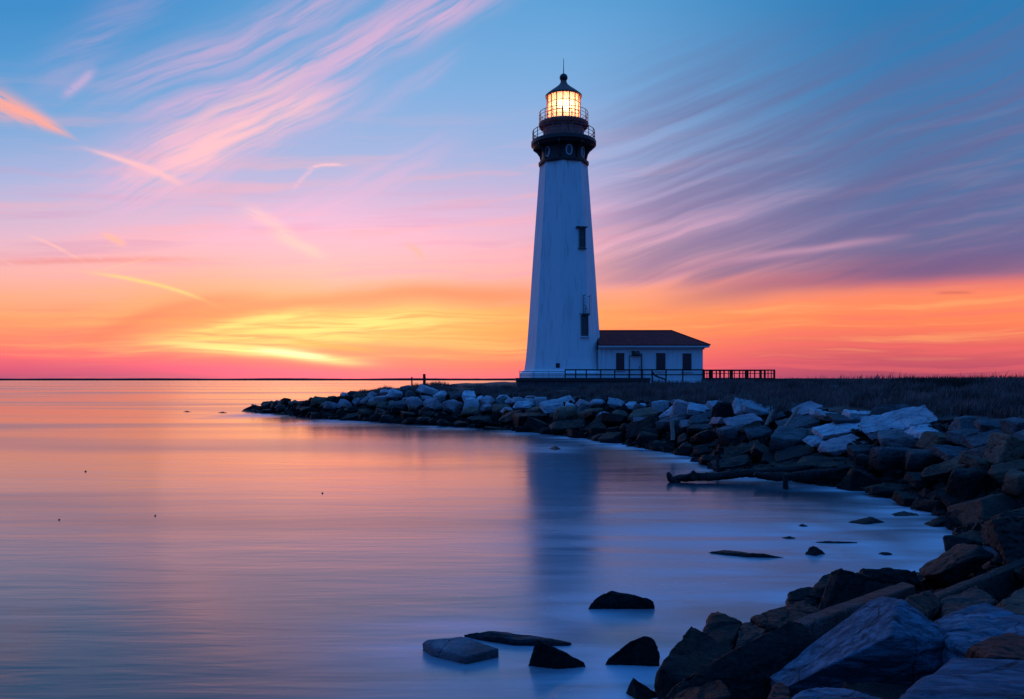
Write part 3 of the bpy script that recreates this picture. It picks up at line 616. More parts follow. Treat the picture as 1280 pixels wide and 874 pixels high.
hero([(988, 776, 7.95), (1006, 781, 7.8), (1145, 731, 9.85), (1128, 726, 10.2), (1012, 803, 7.7), (1148, 758, 9.7)], 'grey', 'block', 'long narrow squared beam of stone pointing down to the water', .6, .1, .05, .015, .015)
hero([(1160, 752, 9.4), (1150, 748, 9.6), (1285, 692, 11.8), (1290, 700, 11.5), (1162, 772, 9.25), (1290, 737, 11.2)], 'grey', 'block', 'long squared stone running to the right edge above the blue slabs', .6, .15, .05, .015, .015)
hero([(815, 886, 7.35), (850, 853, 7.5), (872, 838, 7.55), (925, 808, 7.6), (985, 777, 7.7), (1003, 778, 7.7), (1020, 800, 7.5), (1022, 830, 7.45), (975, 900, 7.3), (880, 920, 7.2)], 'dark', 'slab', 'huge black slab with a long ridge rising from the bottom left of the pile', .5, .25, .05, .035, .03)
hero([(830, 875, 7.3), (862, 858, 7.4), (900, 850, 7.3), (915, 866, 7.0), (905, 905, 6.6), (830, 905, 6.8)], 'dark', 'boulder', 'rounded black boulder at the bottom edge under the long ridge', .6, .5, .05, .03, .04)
hero([(1010, 796, 7.9), (1040, 790, 8.1), (1062, 794, 8.0), (1046, 815, 7.6), (1015, 830, 7.4)], 'grey', 'block', 'small wet stone wedged between the black ridge and the great blue block', .6, .4, .04, .025, .02)
hero([(1101, 742, 9.1), (1107, 745, 8.9), (1116, 765, 8.6), (1104, 768, 8.6), (1096, 752, 8.9)], 'grey', 'wedge', 'small upright splinter of stone leaning on the long narrow beam', .4, .3, .04, .01, .015)
hero([(1133, 745, 8.9), (1163, 736, 9.4), (1180, 757, 9.1), (1155, 772, 8.4), (1130, 760, 8.5)], 'dark', 'block', 'dull black block just behind the peak of the great blue block', .6, .5, .05, .025, .025)
hero([(1177, 749, 9.2), (1221, 729, 9.8), (1251, 749, 9.2), (1210, 768, 8.5), (1180, 770, 8.5)], 'grey', 'block', 'streaked grey block behind the blue slab at the right', .6, .5, .05, .03, .025)
hero([(1252, 747, 8.6), (1285, 728, 9.3), (1310, 745, 8.8), (1290, 768, 8.0), (1258, 765, 8.1)], 'brown', 'block', 'brownish stone at the right edge behind the blue slab', .6, .5, .05, .03, .025)
hero([(1130, 748, 7.25), (1118, 756, 7.15), (983, 858, 6.8), (1114, 794, 6.6), (1167, 841, 6.75), (1202, 803, 6.95), (1110, 925, 7.1), (985, 895, 7.1), (1190, 900, 7.1)], 'blotch', 'block', 'great angular block with a broad blue-grey right face in the foreground', .1, .5, .045, .014, .02)
hero([(1166, 774, 7.5), (1205, 757, 7.9), (1232, 750, 8.0), (1290, 772, 7.4), (1290, 800, 6.8), (1210, 815, 6.4), (1185, 800, 6.7)], 'blotch', 'slab', 'broad salt-streaked slab at the right behind the small black block', .7, .6, .045, .03, .03)
hero([(1210, 806, 6.1), (1262, 789, 6.5), (1295, 798, 6.3), (1295, 824, 5.7), (1238, 822, 5.6)], 'dark', 'block', 'small black block resting at the right edge between two blue slabs', .5, .4, .04, .02, .025)
hero([(1128, 866, 4.75), (1192, 818, 5.5), (1290, 822, 5.45), (1300, 880, 4.5), (1180, 905, 4.3), (1130, 885, 4.5)], 'blotch', 'slab', 'nearest broad blue slab in the bottom right corner', .6, .6, .035, .02, .03)
hero([(958, 872, 5.6), (966, 854, 5.9), (978, 851, 6.0), (990, 862, 5.8), (988, 890, 5.3), (956, 890, 5.4)], 'dark', 'boulder', 'small dark stone at the bottom edge left of the great angular block', .5, .4, .035, .02, .02)
hero([(990, 868, 5.3), (1018, 858, 5.5), (1060, 860, 5.4), (1110, 872, 5.1), (1090, 900, 4.7), (1000, 895, 4.8)], 'blotch', 'slab', 'low rounded slab at the bottom edge in front of the great angular block', .5, .5, .035, .02, .03)

# -- the rest of the riprap, filling in between the traced ones
kept = [(r[3].x, r[3].y, r[4]) for r in ROCKS]
tries = 0; nfill = 0; MAXR = 292
cands = []
for k in range(5200):
    s = rnd.uniform(0, 18.2); t = rnd.uniform(1.93, 3.05)
    p = loft(s, t); 
    if p.y < 3.2: continue
    u, v = UV(p)
    if not (-10 < u < 1300 and v < 900): continue
    cands.append((s, t, p, u, v))
for s, t, p, u, v in cands:
    if len(ROCKS) >= MAXR: break
    if 3 < s < 9 and t > 2.84: continue
    if s < 3: r = rnd.uniform(.45, .95)
    elif p.y > 20: r = rnd.uniform(.5, 1.15) if t < 2.6 or s > 9 else rnd.uniform(.45, .75)
    else: r = rnd.uniform(.4, .8)
    if any((p.x-a)**2+(p.y-b)**2 < ((r+c*.85)*(.72 if p.y > 20 else .66))**2 for a, b, c in kept): continue
    kept.append((p.x, p.y, r*1.0))
    shape = rnd.choice(('boulder', 'boulder', 'block') if s < 4 else ('slab', 'block', 'slab', 'wedge', 'boulder') if s < 8 else ('slab', 'slab', 'slab', 'block', 'wedge'))
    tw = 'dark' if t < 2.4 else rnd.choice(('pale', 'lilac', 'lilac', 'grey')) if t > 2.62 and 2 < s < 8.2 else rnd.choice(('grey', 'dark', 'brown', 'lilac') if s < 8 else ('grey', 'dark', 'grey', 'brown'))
    if s > 12: tw = rnd.choice(('dark', 'dark', 'dark', 'brown'))
    edge = max(.08, p.y*5/F)
    hz = r*(1.25 if shape == 'boulder' else .9 if shape != 'slab' else .55)
    rand_rock(p+Vector((0, 0, hz*.12)), r*rnd.uniform(1.7, 2.3), r*rnd.uniform(1.5, 2.0), hz, rnd.uniform(0, 6.28), rnd.uniform(.0, .6) if shape == 'slab' else rnd.uniform(-.2, .3), rnd.uniform(-.35, .35), tw, shape, edge)

# labels for the stones without one: look, row of the bank, landmark, and place in its run where look-alikes remain
MARK = [(400, 'at the jetty tip'), (508, 'left of the jetty posts'), (548, 'below the jetty posts'), (600, 'right of the jetty posts'), (650, 'left of the tower'),
        (700, 'below the tower'), (752, 'below the tower-house corner'), (820, "below the house's left half"), (888, "below the house's right half"),
        (970, 'below the slatted deck railing'), (1060, 'right past the deck railing'), (1150, 'on the right bank'), (1225, 'on the far right bank'), (1400, 'by the right edge')]
buckets = {}
for r in ROCKS:
    o, tone, shape, c, rad, lab, grp = r
    u, v = UV(c)
    grpn = 'rocks standing in the water' if shape == 'awash' or (lab and 'water' in lab and v < 845 and u < 870) else 'boulders and slabs of the shore riprap'
    o['group'] = grpn; o['category'] = 'rock'
    if lab: o['label'] = lab; continue
    mk = next(m_ for lim, m_ in MARK if u < lim)
    if v > 690: row = 'in the foreground pile'; mk = 'by the right edge' if u > 1180 else ''
    else:
        h = c.z; row = 'at the waterline' if h < .55 else 'low down' if h < 1.05 else 'halfway up' if h < 1.6 else 'along the top'
    key = (TONE[tone], shape, row, mk)
    buckets.setdefault(key, []).append((u, r))
ORD = ['', 'second', 'third', 'fourth', 'fifth', 'sixth', 'seventh', 'eighth', 'ninth', 'tenth', 'eleventh', 'twelfth', 'thirteenth', 'fourteenth', 'fifteenth', 'sixteenth']
for (tn, sh, row, mk), L in buckets.items():
    L.sort(key=lambda q: q[0]); n = len(L)
    for i, (u, r) in enumerate(L):
        where = (row + ' ' + mk).strip()
        if n == 1: r[0]['label'] = f'only {tn} {sh} {where}'
        elif i == 0: r[0]['label'] = f'leftmost {tn} {sh} {where}'
        elif i == n-1: r[0]['label'] = f'rightmost {tn} {sh} {where}'
        else: r[0]['label'] = f'{ORD[min(i, 15)]} {tn} {sh} from left {where}'
print('ROCKS', len(ROCKS), 'waterpts', len(WATER_PTS))

# loose small rubble between the stones
bm = bmesh.new()
for k in range(5200):
    s = rnd.uniform(0, 18.5); t = rnd.uniform(1.9, 3.05); p = loft(s, t); p.z -= .26*max(0, min(1, (t-1.9)/.3))
    if p.y < 3.5: continue
    r = rnd.uniform(.06, .26)*(1.25 if p.y > 30 else 1 if p.y > 18 else .5)
    M_ = Matrix.Rotation(rnd.uniform(0, 6.28), 3, Vector((rnd.random(), rnd.random(), rnd.random()+.1)).normalized())
    vs = [bm.verts.new(p+Vector((0, 0, .03))+M_ @ Vector((sx*r*rnd.uniform(.5, 1), sy*r*rnd.uniform(.5, .9), sz*r*rnd.uniform(.3, .7)))) for sx in (-1, 1) for sy in (-1, 1) for sz in (-1, 1)]
    for f in ((0, 1, 3, 2), (4, 6, 7, 5), (0, 4, 5, 1), (2, 3, 7, 6), (0, 2, 6, 4), (1, 5, 7, 3)): bm.faces.new([vs[i] for i in f])
tag(obj('rubble', bm, MR['dark']), 'loose dark stones and chips lying between the large rocks', 'rubble', kind='stuff')

# ------------------------------------------------------------------ water
kd = kdtree.KDTree(max(1, len(WATER_PTS)))
for i, (x, y) in enumerate(WATER_PTS): kd.insert((x, y, 0), i)
kd.balance()
def axis(a, b, step, lo, hi, g=1.35):
    L = []; x = a
    while x <= b: L.append(x); x += step
    s = step; x = a
    while x > lo: s *= g; x -= s; L.insert(0, x)
    s = step; x = L[-1]
    while x < hi: s *= g; x += s; L.append(x)
    return L
xs = axis(-5, 13, .17, -3500, 3500); ys = axis(5, 34, .17, -600, 6000)
bm = bmesh.new(); foam = []
grid = []
for y in ys:
    row = []
    for x in xs:
        row.append(bm.verts.new((x, y, 0)))
        f = 0.
        if -40 < x < 30 and 3 < y < 95:
            p, i, dist = kd.find((x, y, 0))
            f = math.exp(-(dist/1.1)**1.3)
            # the misty bay at the right, all churned
            bx = (x-4.4)/5.0; by = (y-15)/8.5
            f = max(f, .85*math.exp(-(bx*bx+by*by)*1.3))
        foam.append(f)
    grid.append(row)
for j in range(len(ys)-1):
    for i in range(len(xs)-1): bm.faces.new((grid[j][i], grid[j][i+1], grid[j+1][i+1], grid[j+1][i]))
me = bpy.data.meshes.new('water'); bm.to_mesh(me); bm.free(); me.shade_smooth()
at = me.attributes.new('foam', 'FLOAT', 'POINT'); at.data.foreach_set('value', foam)
def waterb(t, b):
    g = t.new('ShaderNodeNewGeometry'); P_ = g.outputs['Position']
    a = t.new('ShaderNodeAttribute', attribute_name='foam'); fo = a.outputs['Fac']
    mp = t.new('ShaderNodeMapping'); t.l.new(P_, mp.inputs[0]); mp.inputs['Scale'].default_value = (.16, .75, 1); mp.inputs['Rotation'].default_value = (0, 0, .12)
    sw = t.noise(mp.outputs[0], 1.0, 4, .55, .6)
    f = t.m('MULTIPLY', fo, t.m('ADD', .35, t.m('MULTIPLY', t.smooth(sw, .3, .7), .85)), clamp=True)
    col = t.mix(f, (.010, .026, .040, 1), (.56, .58, .64, 1))
    t.put(b.inputs['Base Color'], col); b.inputs['IOR'].default_value = 1.42; b.inputs['Specular IOR Level'].default_value = .85
    m4 = t.new('ShaderNodeMapping'); t.l.new(P_, m4.inputs[0]); m4.inputs['Scale'].default_value = (.006, .035, 1)
    wind = t.smooth(t.noise(m4.outputs[0], 1.0, 4, .6, .4), .46, .62)
    t.put(b.inputs['Roughness'], t.m('ADD', t.m('ADD', .13, t.m('MULTIPLY', wind, .12)), t.m('MULTIPLY', f, .25)))
    m2 = t.new('ShaderNodeMapping'); t.l.new(P_, m2.inputs[0]); m2.inputs['Scale'].default_value = (.22, 1.1, 1); m2.inputs['Rotation'].default_value = (0, 0, -.05)
    m3 = t.new('ShaderNodeMapping'); t.l.new(P_, m3.inputs[0]); m3.inputs['Scale'].default_value = (.9, 5.5, 1); m3.inputs['Rotation'].default_value = (0, 0, .07)
    h = t.m('ADD', t.m('MULTIPLY', t.noise(m2.outputs[0], 1.0, 3, .5, .3), .034), t.m('MULTIPLY', t.noise(m3.outputs[0], 1.0, 3, .5, .3), .006))
    cdn = t.new('ShaderNodeVectorMath', operation='LENGTH'); t.l.new(P_, cdn.inputs[0])
    bump(t, b, h, .8, .5)
M_WATER = mat('long_exposure_sea', rough=.16, build=waterb); me.materials.append(M_WATER)
wat = bpy.data.objects.new('water', me); COL.objects.link(wat); tag(wat, 'smooth long-exposure sea with pale foam mist by the rocks', kind='structure')

# ------------------------------------------------------------------ lighthouse
D = 76.0; K = D/F; TX = (704.5-640)*K; TY = D
def tz(v): return CAMH+(HV-v)*K
lh = empty('lighthouse', (TX, TY, tz(472.5)), 'tall white octagonal lighthouse with black gallery and lit lantern', 'lighthouse')
A0 = R(5)
PROF = [(49.3, 463), (47.4, 450), (45.6, 430), (43.4, 400), (40.2, 352), (36.6, 300), (33.0, 250), (29.9, 207)]
bm = bmesh.new(); lathe(bm, (TX, TY), [(r*K, tz(v)) for r, v in PROF], 8, A0)
shaft = obj('tower_shaft', bm, M_WHITE, lh)
bm = bmesh.new(); lathe(bm, (TX, TY), [(55.2*K, tz(472.6)), (55.0*K, tz(466.5)), (53.5*K, tz(465.6)), (50.6*K, tz(463.2)), (49.0*K, tz(462.7))], 8, A0)
obj('plinth', bm, M_WHITE, lh)
def rad_at(v):
    for (r0, v0), (r1, v1) in zip(PROF, PROF[1:]):
        if v1 <= v <= v0: return r0+(r1-r0)*(v0-v)/(v0-v1)
    return 40
def facet_pt(u, v, out=0.):
    """a point on the shaft's front-right facet seen at column u, row v; and its axes"""
    a1, a2 = R(95), R(50); r = rad_at(v)*K; am = R(72.5)
    n = Vector((math.cos(am), -math.sin(am), 0)); tg = Vector((math.sin(am), math.cos(am), 0))  # tg points right
    ap = r*math.cos(R(22.5)); x = (u-704.5)*K
    k = (x-ap*n.x)/tg.x
    return Vector((TX, TY, 0))+n*(ap+out)+tg*k+Vector((0, 0, tz(v))), n, tg
def tower_window(u, v0, v1, wpx, label, hood):
    p0, n, tg = facet_pt(u, v1); p1, _, _ = facet_pt(u, v0); up = (p1-p0); H = up.length; up.normalize(); nn = tg.cross(up); nn = nn if nn.dot(n) > 0 else -nn
    W = wpx*K; M_ = Matrix((tg, nn, up)).transposed().to_4x4(); M_.translation = p0
    bm = bmesh.new(); t = .09
    box(bm, -W/2-t, -W/2, -.1, .10, -t, H+t, M_); box(bm, W/2, W/2+t, -.1, .10, -t, H+t, M_)
    box(bm, -W/2, W/2, -.1, .098, H, H+t, M_); box(bm, -W/2, W/2, -.1, .098, -t, 0, M_)
    fr = obj('window', bm, M_FRAME, lh); fr['label'] = label
    bm = bmesh.new(); box(bm, -W/2, W/2, -.1, .03, 0, H, M_); obj('pane', bm, M_GLASSDK, fr)
    bm = bmesh.new(); box(bm, -.02, .02, .03, .06, 0, H, M_); box(bm, -W/2, W/2, .03, .055, H*.5-.02, H*.5+.02, M_); obj('glazing_bar', bm, M_FRAME, fr)
    bm = bmesh.new(); box(bm, -W/2-.16, W/2+.16, -.1, .2, -t-.1, -t-.002, M_); obj('sill', bm, M_TRIM if not hood else M_FRAME, fr)
    if hood:
        bm = bmesh.new(); box(bm, -W/2-.38, W/2+.2, -.1, .3, H+t+.002, H+t+.09, M_); box(bm, -W/2-.38, -W/2-.24, -.1, .2, H-.02, H+t, M_); obj('hood', bm, M_FRAME, fr)
    return M_, H, W
tower_window(725, 291.5, 314, 6.2, 'upper hooded tower window', True)
Mw, Hw, Ww = tower_window(727.3, 398.5, 421.5, 7.2, 'lower dark tower window', False)
bm = bmesh.new(); z0 = Hw+.1
for x, top, lean in ((-.13, 1.85, -.04), (.42, 1.8, .05), (.05, .9, .03)):
    tube(bm, Mw @ Vector((x, .12, z0)), Mw @ Vector((x+lean, .25, z0+top)), .028, .02, 6)
tube(bm, Mw @ Vector((-.55, .2, z0+.12)), Mw @ Vector((.5, .2, z0+.05)), .04, .03, 6)
tube(bm, Mw @ Vector((-.2, .22, z0+1.75)), Mw @ Vector((.02, .22, z0+1.9)), .05, .03, 6)
tube(bm, Mw @ Vector((.35, .22, z0+1.7)), Mw @ Vector((.55, .22, z0+1.85)), .045, .03, 6)
for k in range(5): tube(bm, Mw @ Vector((-.16, .14, z0+.25+k*.3)), Mw @ Vector((-.04+.1*(k % 2), .24, z0+.35+k*.3)), .035, .02, 6)
tube(bm, Mw @ Vector((.42, .14, z0+.2)), Mw @ Vector((-.1, .2, z0+1.0)), .012, .012, 5)
box(bm, -.3, .42, .0, .26, Hw+.1, Hw+.26, Mw)
br = obj('bracket', bm, M_IRON, lh); br['label'] = 'rusty iron bracket with two uprights over the lower window'
p, n, tg = facet_pt(708, 458); 
a1 = R(117.5); n1_ = Vector((math.cos(a1), -math.sin(a1), 0)); t1_ = Vector((math.sin(a1), math.cos(a1), 0)); r = rad_at(458)*K*math.cos(R(22.5))
pc = Vector((TX, TY, tz(460.5)))+n1_*(r+.02)+t1_*(((694.8-704.5)*K-r*n1_.x)/t1_.x)
Mv = Matrix((t1_, n1_, Vector((0, 0, 1)))).transposed().to_4x4(); Mv.translation = pc
bm = bmesh.new(); box(bm, -.19, .19, -.15, .03, 0, .42, Mv)
for k in range(4): box(bm, -.17, .17, .03, .06, .05+k*.095, .09+k*.095, Mv)
obj('vent', bm, M_IRON, lh)
# black belt, decks, drum
bm = bmesh.new(); lathe(bm, (TX, TY), [(31*K, tz(207.5)), (31.6*K, tz(206)), (31.6*K, tz(204.5)), (27.5*K, tz(203)), (27.2*K, tz(189)), (29*K, tz(186))], 32); obj('belt', bm, M_IRON, lh, 40)
bm = bmesh.new(); lathe(bm, (TX, TY), [(29*K, tz(188)), (37*K, tz(186)), (38.6*K, tz(183.4)), (40.6*K, tz(182.6)), (40.6*K, tz(178.6)), (39.8*K, tz(177.8)), (20*K, tz(177.7))], 40); obj('gallery_deck', bm, M_IRON, lh, 40)
for k in range(8):
    a = R(57.2+45*k); ca, sa = math.cos(a), -math.sin(a); bm = bmesh.new()
    M_ = Matrix((Vector((ca, sa, 0)), Vector((-sa, ca, 0)), Vector((0, 0, 1)))).transposed().to_4x4(); M_.translation = Vector((TX, TY, 0))
    prof = [(27.0, 203.0), (29.0, 201.5), (30.5, 195), (34, 190), (38.4, 186.6), (38.4, 183.0), (27.0, 183.0)]
    A_ = [bm.verts.new(M_ @ Vector((r*K, -.09, tz(v)))) for r, v in prof]; B_ = [bm.verts.new(M_ @ Vector((r*K, .09, tz(v)))) for r, v in prof]
    bm.faces.new(A_); bm.faces.new(B_[::-1])
    for i in range(len(prof)): bm.faces.new((A_[i], B_[i], B_[(i+1) % len(prof)], A_[(i+1) % len(prof)]))
    obj('bracket_corbel', bm, M_IRON, lh)
for ud, wv in ((709.3, 1.0), (726.5, .9), (684, .9)):
    dx = (ud-704.5)*K; rr = 27.35*K; a = math.acos(dx/rr); n = Vector((math.cos(a), -math.sin(a), 0)); t_ = Vector((math.sin(a), math.cos(a), 0))
    bm = bmesh.new(); bm2 = bmesh.new(); c = Vector((TX, TY, tz(194.8)))+n*(rr+.01); N_ = 20; ring = []
    W_, H_ = .22*wv, .40
    def oval(sc, out, z=0): return [c+n*out+t_*(math.cos(2*math.pi*i/N_)*W_*sc)+Vector((0, 0, (abs(math.sin(2*math.pi*i/N_))**.7)*math.copysign(1, math.sin(2*math.pi*i/N_))*(H_+(sc-1)*.22))) for i in range(N_)]
    o1 = [bm.verts.new(q) for q in oval(1.45, .07)]; i1 = [bm.verts.new(q) for q in oval(1., .07)]; o0 = [bm.verts.new(q) for q in oval(1.45, -.1)]; i0 = [bm.verts.new(q) for q in oval(1., -.1)]
    for i in range(N_):
        j = (i+1) % N_
        for q in ((o1[i], o1[j], i1[j], i1[i]), (o0[i], o0[j], o1[j], o1[i]), (i1[i], i1[j], i0[j], i0[i])): bm.faces.new(q)
    fr = obj('porthole', bm, mat('pale_porthole_frame', (.6, .6, .62), .5) if ud == 709.3 else bpy.data.materials['pale_porthole_frame'], lh)
    bm2.faces.new([bm2.verts.new(q) for q in oval(1.0, .03)]); e = bmesh.ops.extrude_face_region(bm2, geom=list(bm2.faces)); bmesh.ops.translate(bm2, verts=[g for g in e['geom'] if isinstance(g, bmesh.types.BMVert)], vec=-n*.08)
    obj('pane', bm2, M_GLASSDK, fr)
bm = bmesh.new(); lathe(bm, (TX, TY), [(26.2*K, tz(178.3)), (26.2*K, tz(176)), (25.6*K, tz(175.5)), (25.6*K, tz(161)), (26.3*K, tz(160.5))], 32); obj('drum_wall', bm, M_DRUM, lh, 40)
bm = bmesh.new(); lathe(bm, (TX, TY), [(26.3*K, tz(162)), (29.5*K, tz(160.5)), (31*K, tz(158.5)), (31.2*K, tz(155.6)), (30.6*K, tz(154.8)), (10*K, tz(154.7))], 32); obj('upper_gallery_deck', bm, M_DRUM, lh, 40)
bm = bmesh.new(); lathe(bm, (TX, TY), [(21.6*K, tz(155.2)), (21.6*K, tz(152.2)), (20.4*K, tz(151.8)), (15*K, tz(151.8))], 32); obj('lantern_sill', bm, M_DRUM, lh, 40)
def ring_rail(name, rpx, v0, v1, npost, m_, mids, rr=.035):
    N_ = 48; o = None
    for v, r_ in [(v1, rr)]+[(q, rr*.7) for q in mids]:
        bm = bmesh.new(); rings = []
        for i in range(N_):
            a = 2*math.pi*i/N_; ca, sa = math.cos(a), -math.sin(a)
            rings.append([bm.verts.new((TX+(rpx*K+math.cos(q)*r_)*ca, TY+(rpx*K+math.cos(q)*r_)*sa, tz(v)+math.sin(q)*r_)) for q in (0, 1.26, 2.51, 3.77, 5.03)])
        for i in range(N_):
            A_, B_ = rings[i], rings[(i+1) % N_]
            for k in range(5): bm.faces.new((A_[k], A_[(k+1) % 5], B_[(k+1) % 5], B_[k]))
        if o is None: o = obj(name, bm, m_, lh)
        else: obj('rail', bm, m_, o)
    for i in range(npost):
        a = 2*math.pi*(i+.3)/npost; bm = bmesh.new()
        x, y = TX+rpx*K*math.cos(a), TY-rpx*K*math.sin(a)
        tube(bm, (x, y, tz(v0)), (x, y, tz(v1)+.04), .04, .035, 6); obj('post', bm, m_, o)
M_RAILI = mat('grey_iron_railing', (.16, .12, .13), .5, metal=.2)
ring_rail('gallery_railing', 38.6, 178.4, 165.2, 20, M_RAILI, (169.5, 174))
ring_rail('upper_gallery_railing', 30.2, 155.2, 141.8, 16, M_RAILI, (146, 150.5), .03)
# lantern
NM = 16
for k in range(NM):
    a, b = 2*math.pi*k/NM+.1, 2*math.pi*(k+1)/NM+.1; r0 = 20.3*K
    bm = bmesh.new()
    P0 = [(TX+r0*math.cos(q), TY-r0*math.sin(q), z) for q, z in ((a, tz(152)), (b, tz(152)), (b, tz(121.5)), (a, tz(121.5)))]
    n = Vector((math.cos((a+b)/2), -math.sin((a+b)/2), 0))
    f = bm.faces.new([bm.verts.new(q) for q in P0]); e = bmesh.ops.extrude_face_region(bm, geom=[f]); bmesh.ops.translate(bm, verts=[g for g in e['geom'] if isinstance(g, bmesh.types.BMVert)], vec=-n*.02)
    obj('lantern_pane', bm, M_PANE, lh)
    bm = bmesh.new(); tube(bm, (TX+20.6*K*math.cos(a), TY-20.6*K*math.sin(a), tz(152)), (TX+20.6*K*math.cos(a), TY-20.6*K*math.sin(a), tz(121)), .05, .05, 6)
    obj('mullion', bm, M_DRUM, lh)
bm = bmesh.new()
for v in (130.5, 142):
    for k in range(NM):
        a, b = 2*math.pi*k/NM+.1, 2*math.pi*(k+1)/NM+.1; r0 = 20.55*K
        tube(bm, (TX+r0*math.cos(a), TY-r0*math.sin(a), tz(v)), (TX+r0*math.cos(b), TY-r0*math.sin(b), tz(v)), .03, seg=6)
obj('glazing_ring', bm, M_DRUM, lh)
bm = bmesh.new(); lathe(bm, (TX, TY), [(3*K, tz(151.7)), (5.5*K, tz(150)), (8.5*K, tz(147)), (9.5*K, tz(139)), (8.5*K, tz(131)), (5*K, tz(127.5)), (2.5*K, tz(126.5))], 24); ln = obj('fresnel_lens', bm, M_LENS, lh, 40)
bm = bmesh.new(); bmesh.ops.create_uvsphere(bm, u_segments=20, v_segments=14, radius=4.4*K, matrix=Matrix.Translation((TX+.1, TY-10.5*K, tz(136.5)))); obj('lamp', bm, M_LAMP, lh, 60)
bm = bmesh.new(); tube(bm, (TX, TY, tz(154)), (TX, TY, tz(150)), .5, .25, 16); obj('lens_pedestal', bm, M_DRUM, lh)
pl = bpy.data.lights.new('lantern_light', 'POINT'); pl.energy = 165; pl.color = (1, .56, .29); pl.shadow_soft_size = .35
for i, (dx, dy) in enumerate(((0, -12.8*K), (11*K, 4*K), (-11*K, 4*K))):
    q = bpy.data.objects.new('lantern_light', pl); COL.objects.link(q); q.location = (dx, dy, tz(137)-tz(472.5)); q.parent = lh
# roof, ball, rod
bm = bmesh.new(); lathe(bm, (TX, TY), [(20.2*K, tz(121.6)), (22.6*K, tz(122)), (22.8*K, tz(120)), (21*K, tz(118.4)), (15.5*K, tz(114)), (10*K, tz(110)), (6*K, tz(106.6)), (4.2*K, tz(104)), (3.6*K, tz(101.5)), (2.6*K, tz(100.5))], 32); obj('lantern_roof', bm, M_ROOFL, lh, 35)
bm = bmesh.new(); bmesh.ops.create_uvsphere(bm, u_segments=24, v_segments=16, radius=5.1*K, matrix=Matrix.Translation((TX, TY, tz(97.3)))); obj('ball_finial', bm, M_IRON, lh, 60)
bm = bmesh.new(); tube(bm, (TX, TY, tz(92.6)), (TX, TY, tz(73)), .045, .02, 6); obj('lightning_rod', bm, M_IRON, lh)

# ------------------------------------------------------------------ terrace and stone footing under the tower
def ux(u, d): return (u-640)/F*d
TD = 70.2
trr = empty('terrace', (ux(720, TD), TD+5, 2.2), 'dark-edged stone terrace carrying the lighthouse and the near half of the house', 'terrace')
bm = bmesh.new(); box(bm, ux(646, TD), ux(812, TD), TD, TD+17, 1.6, tz(476.2)); obj('footing_wall', bm, M_STONE, trr)
bm = bmesh.new(); box(bm, ux(644.8, TD), ux(813, TD), TD-.12, TD+17.1, tz(476.2)+.003, tz(472.6)); obj('deck_edge', bm, M_DECK, trr)

# ------------------------------------------------------------------ keeper's house
HD = 74.0; HK = HD/F; hx = lambda u: (u-640)*HK; hz = lambda v: CAMH+(HV-v)*HK
hs = empty('keepers_house', (hx(815), HD+3.5, hz(477)), 'low white house with a dark red hipped roof joined to the lighthouse', 'house')
WX0, WX1, WY0, WY1 = hx(748), hx(878.6), HD, HD+7.6
bm = bmesh.new(); box(bm, WX0, WX1, WY0, WY1, hz(478.5), hz(433.5)); obj('wall', bm, M_WHITE, hs)
bm = bmesh.new(); e = .55; zt = hz(431.3); zr = hz(411.2)+.05
ev_ = [Vector((WX0, WY0-e, zt)), Vector((WX1+e, WY0-e, zt)), Vector((WX1+e, WY1+e, zt)), Vector((WX0, WY1+e, zt))]
rd = [Vector((WX0, (WY0+WY1)/2, zr)), Vector((hx(840)*(HD+3.8)/HD, (WY0+WY1)/2, zr))]
V_ = [bm.verts.new(q) for q in ev_+rd]; Bv = [bm.verts.new(q-Vector((0, 0, .07))) for q in ev_]
for f in ((V_[0], V_[1], V_[5], V_[4]), (V_[1], V_[2], V_[5]), (V_[2], V_[3], V_[4], V_[5]), (V_[3], V_[0], V_[4])): bm.faces.new(f)
for i in range(4): bm.faces.new((Bv[i], Bv[(i+1) % 4], V_[(i+1) % 4], V_[i]))
bm.faces.new(Bv[::-1]); rf_ = obj('roof', bm, M_ROOF, hs)
bm = bmesh.new(); tube(bm, rd[0], rd[1]+Vector((0, 0, .01)), .08, .08, 8); tube(bm, rd[1], ev_[1], .07, .06, 8); tube(bm, rd[1], ev_[2], .07, .06, 8); obj('ridge_cap', bm, M_ROOF, rf_)
bm = bmesh.new(); box(bm, WX0, WX1+e-.04, WY0-e+.04, WY1+e-.04, zt-.24, zt-.073)
box(bm, WX0, WX1+.12, WY0-.12, WY1+.12, zt-.42, zt-.243); obj('eaves_board', bm, M_TRIM, hs)
bm = bmesh.new(); box(bm, WX0, WX1+.06, WY0-.06, WY1+.06, hz(478.6), hz(474.5)); obj('base_course', bm, M_WHITE, hs)
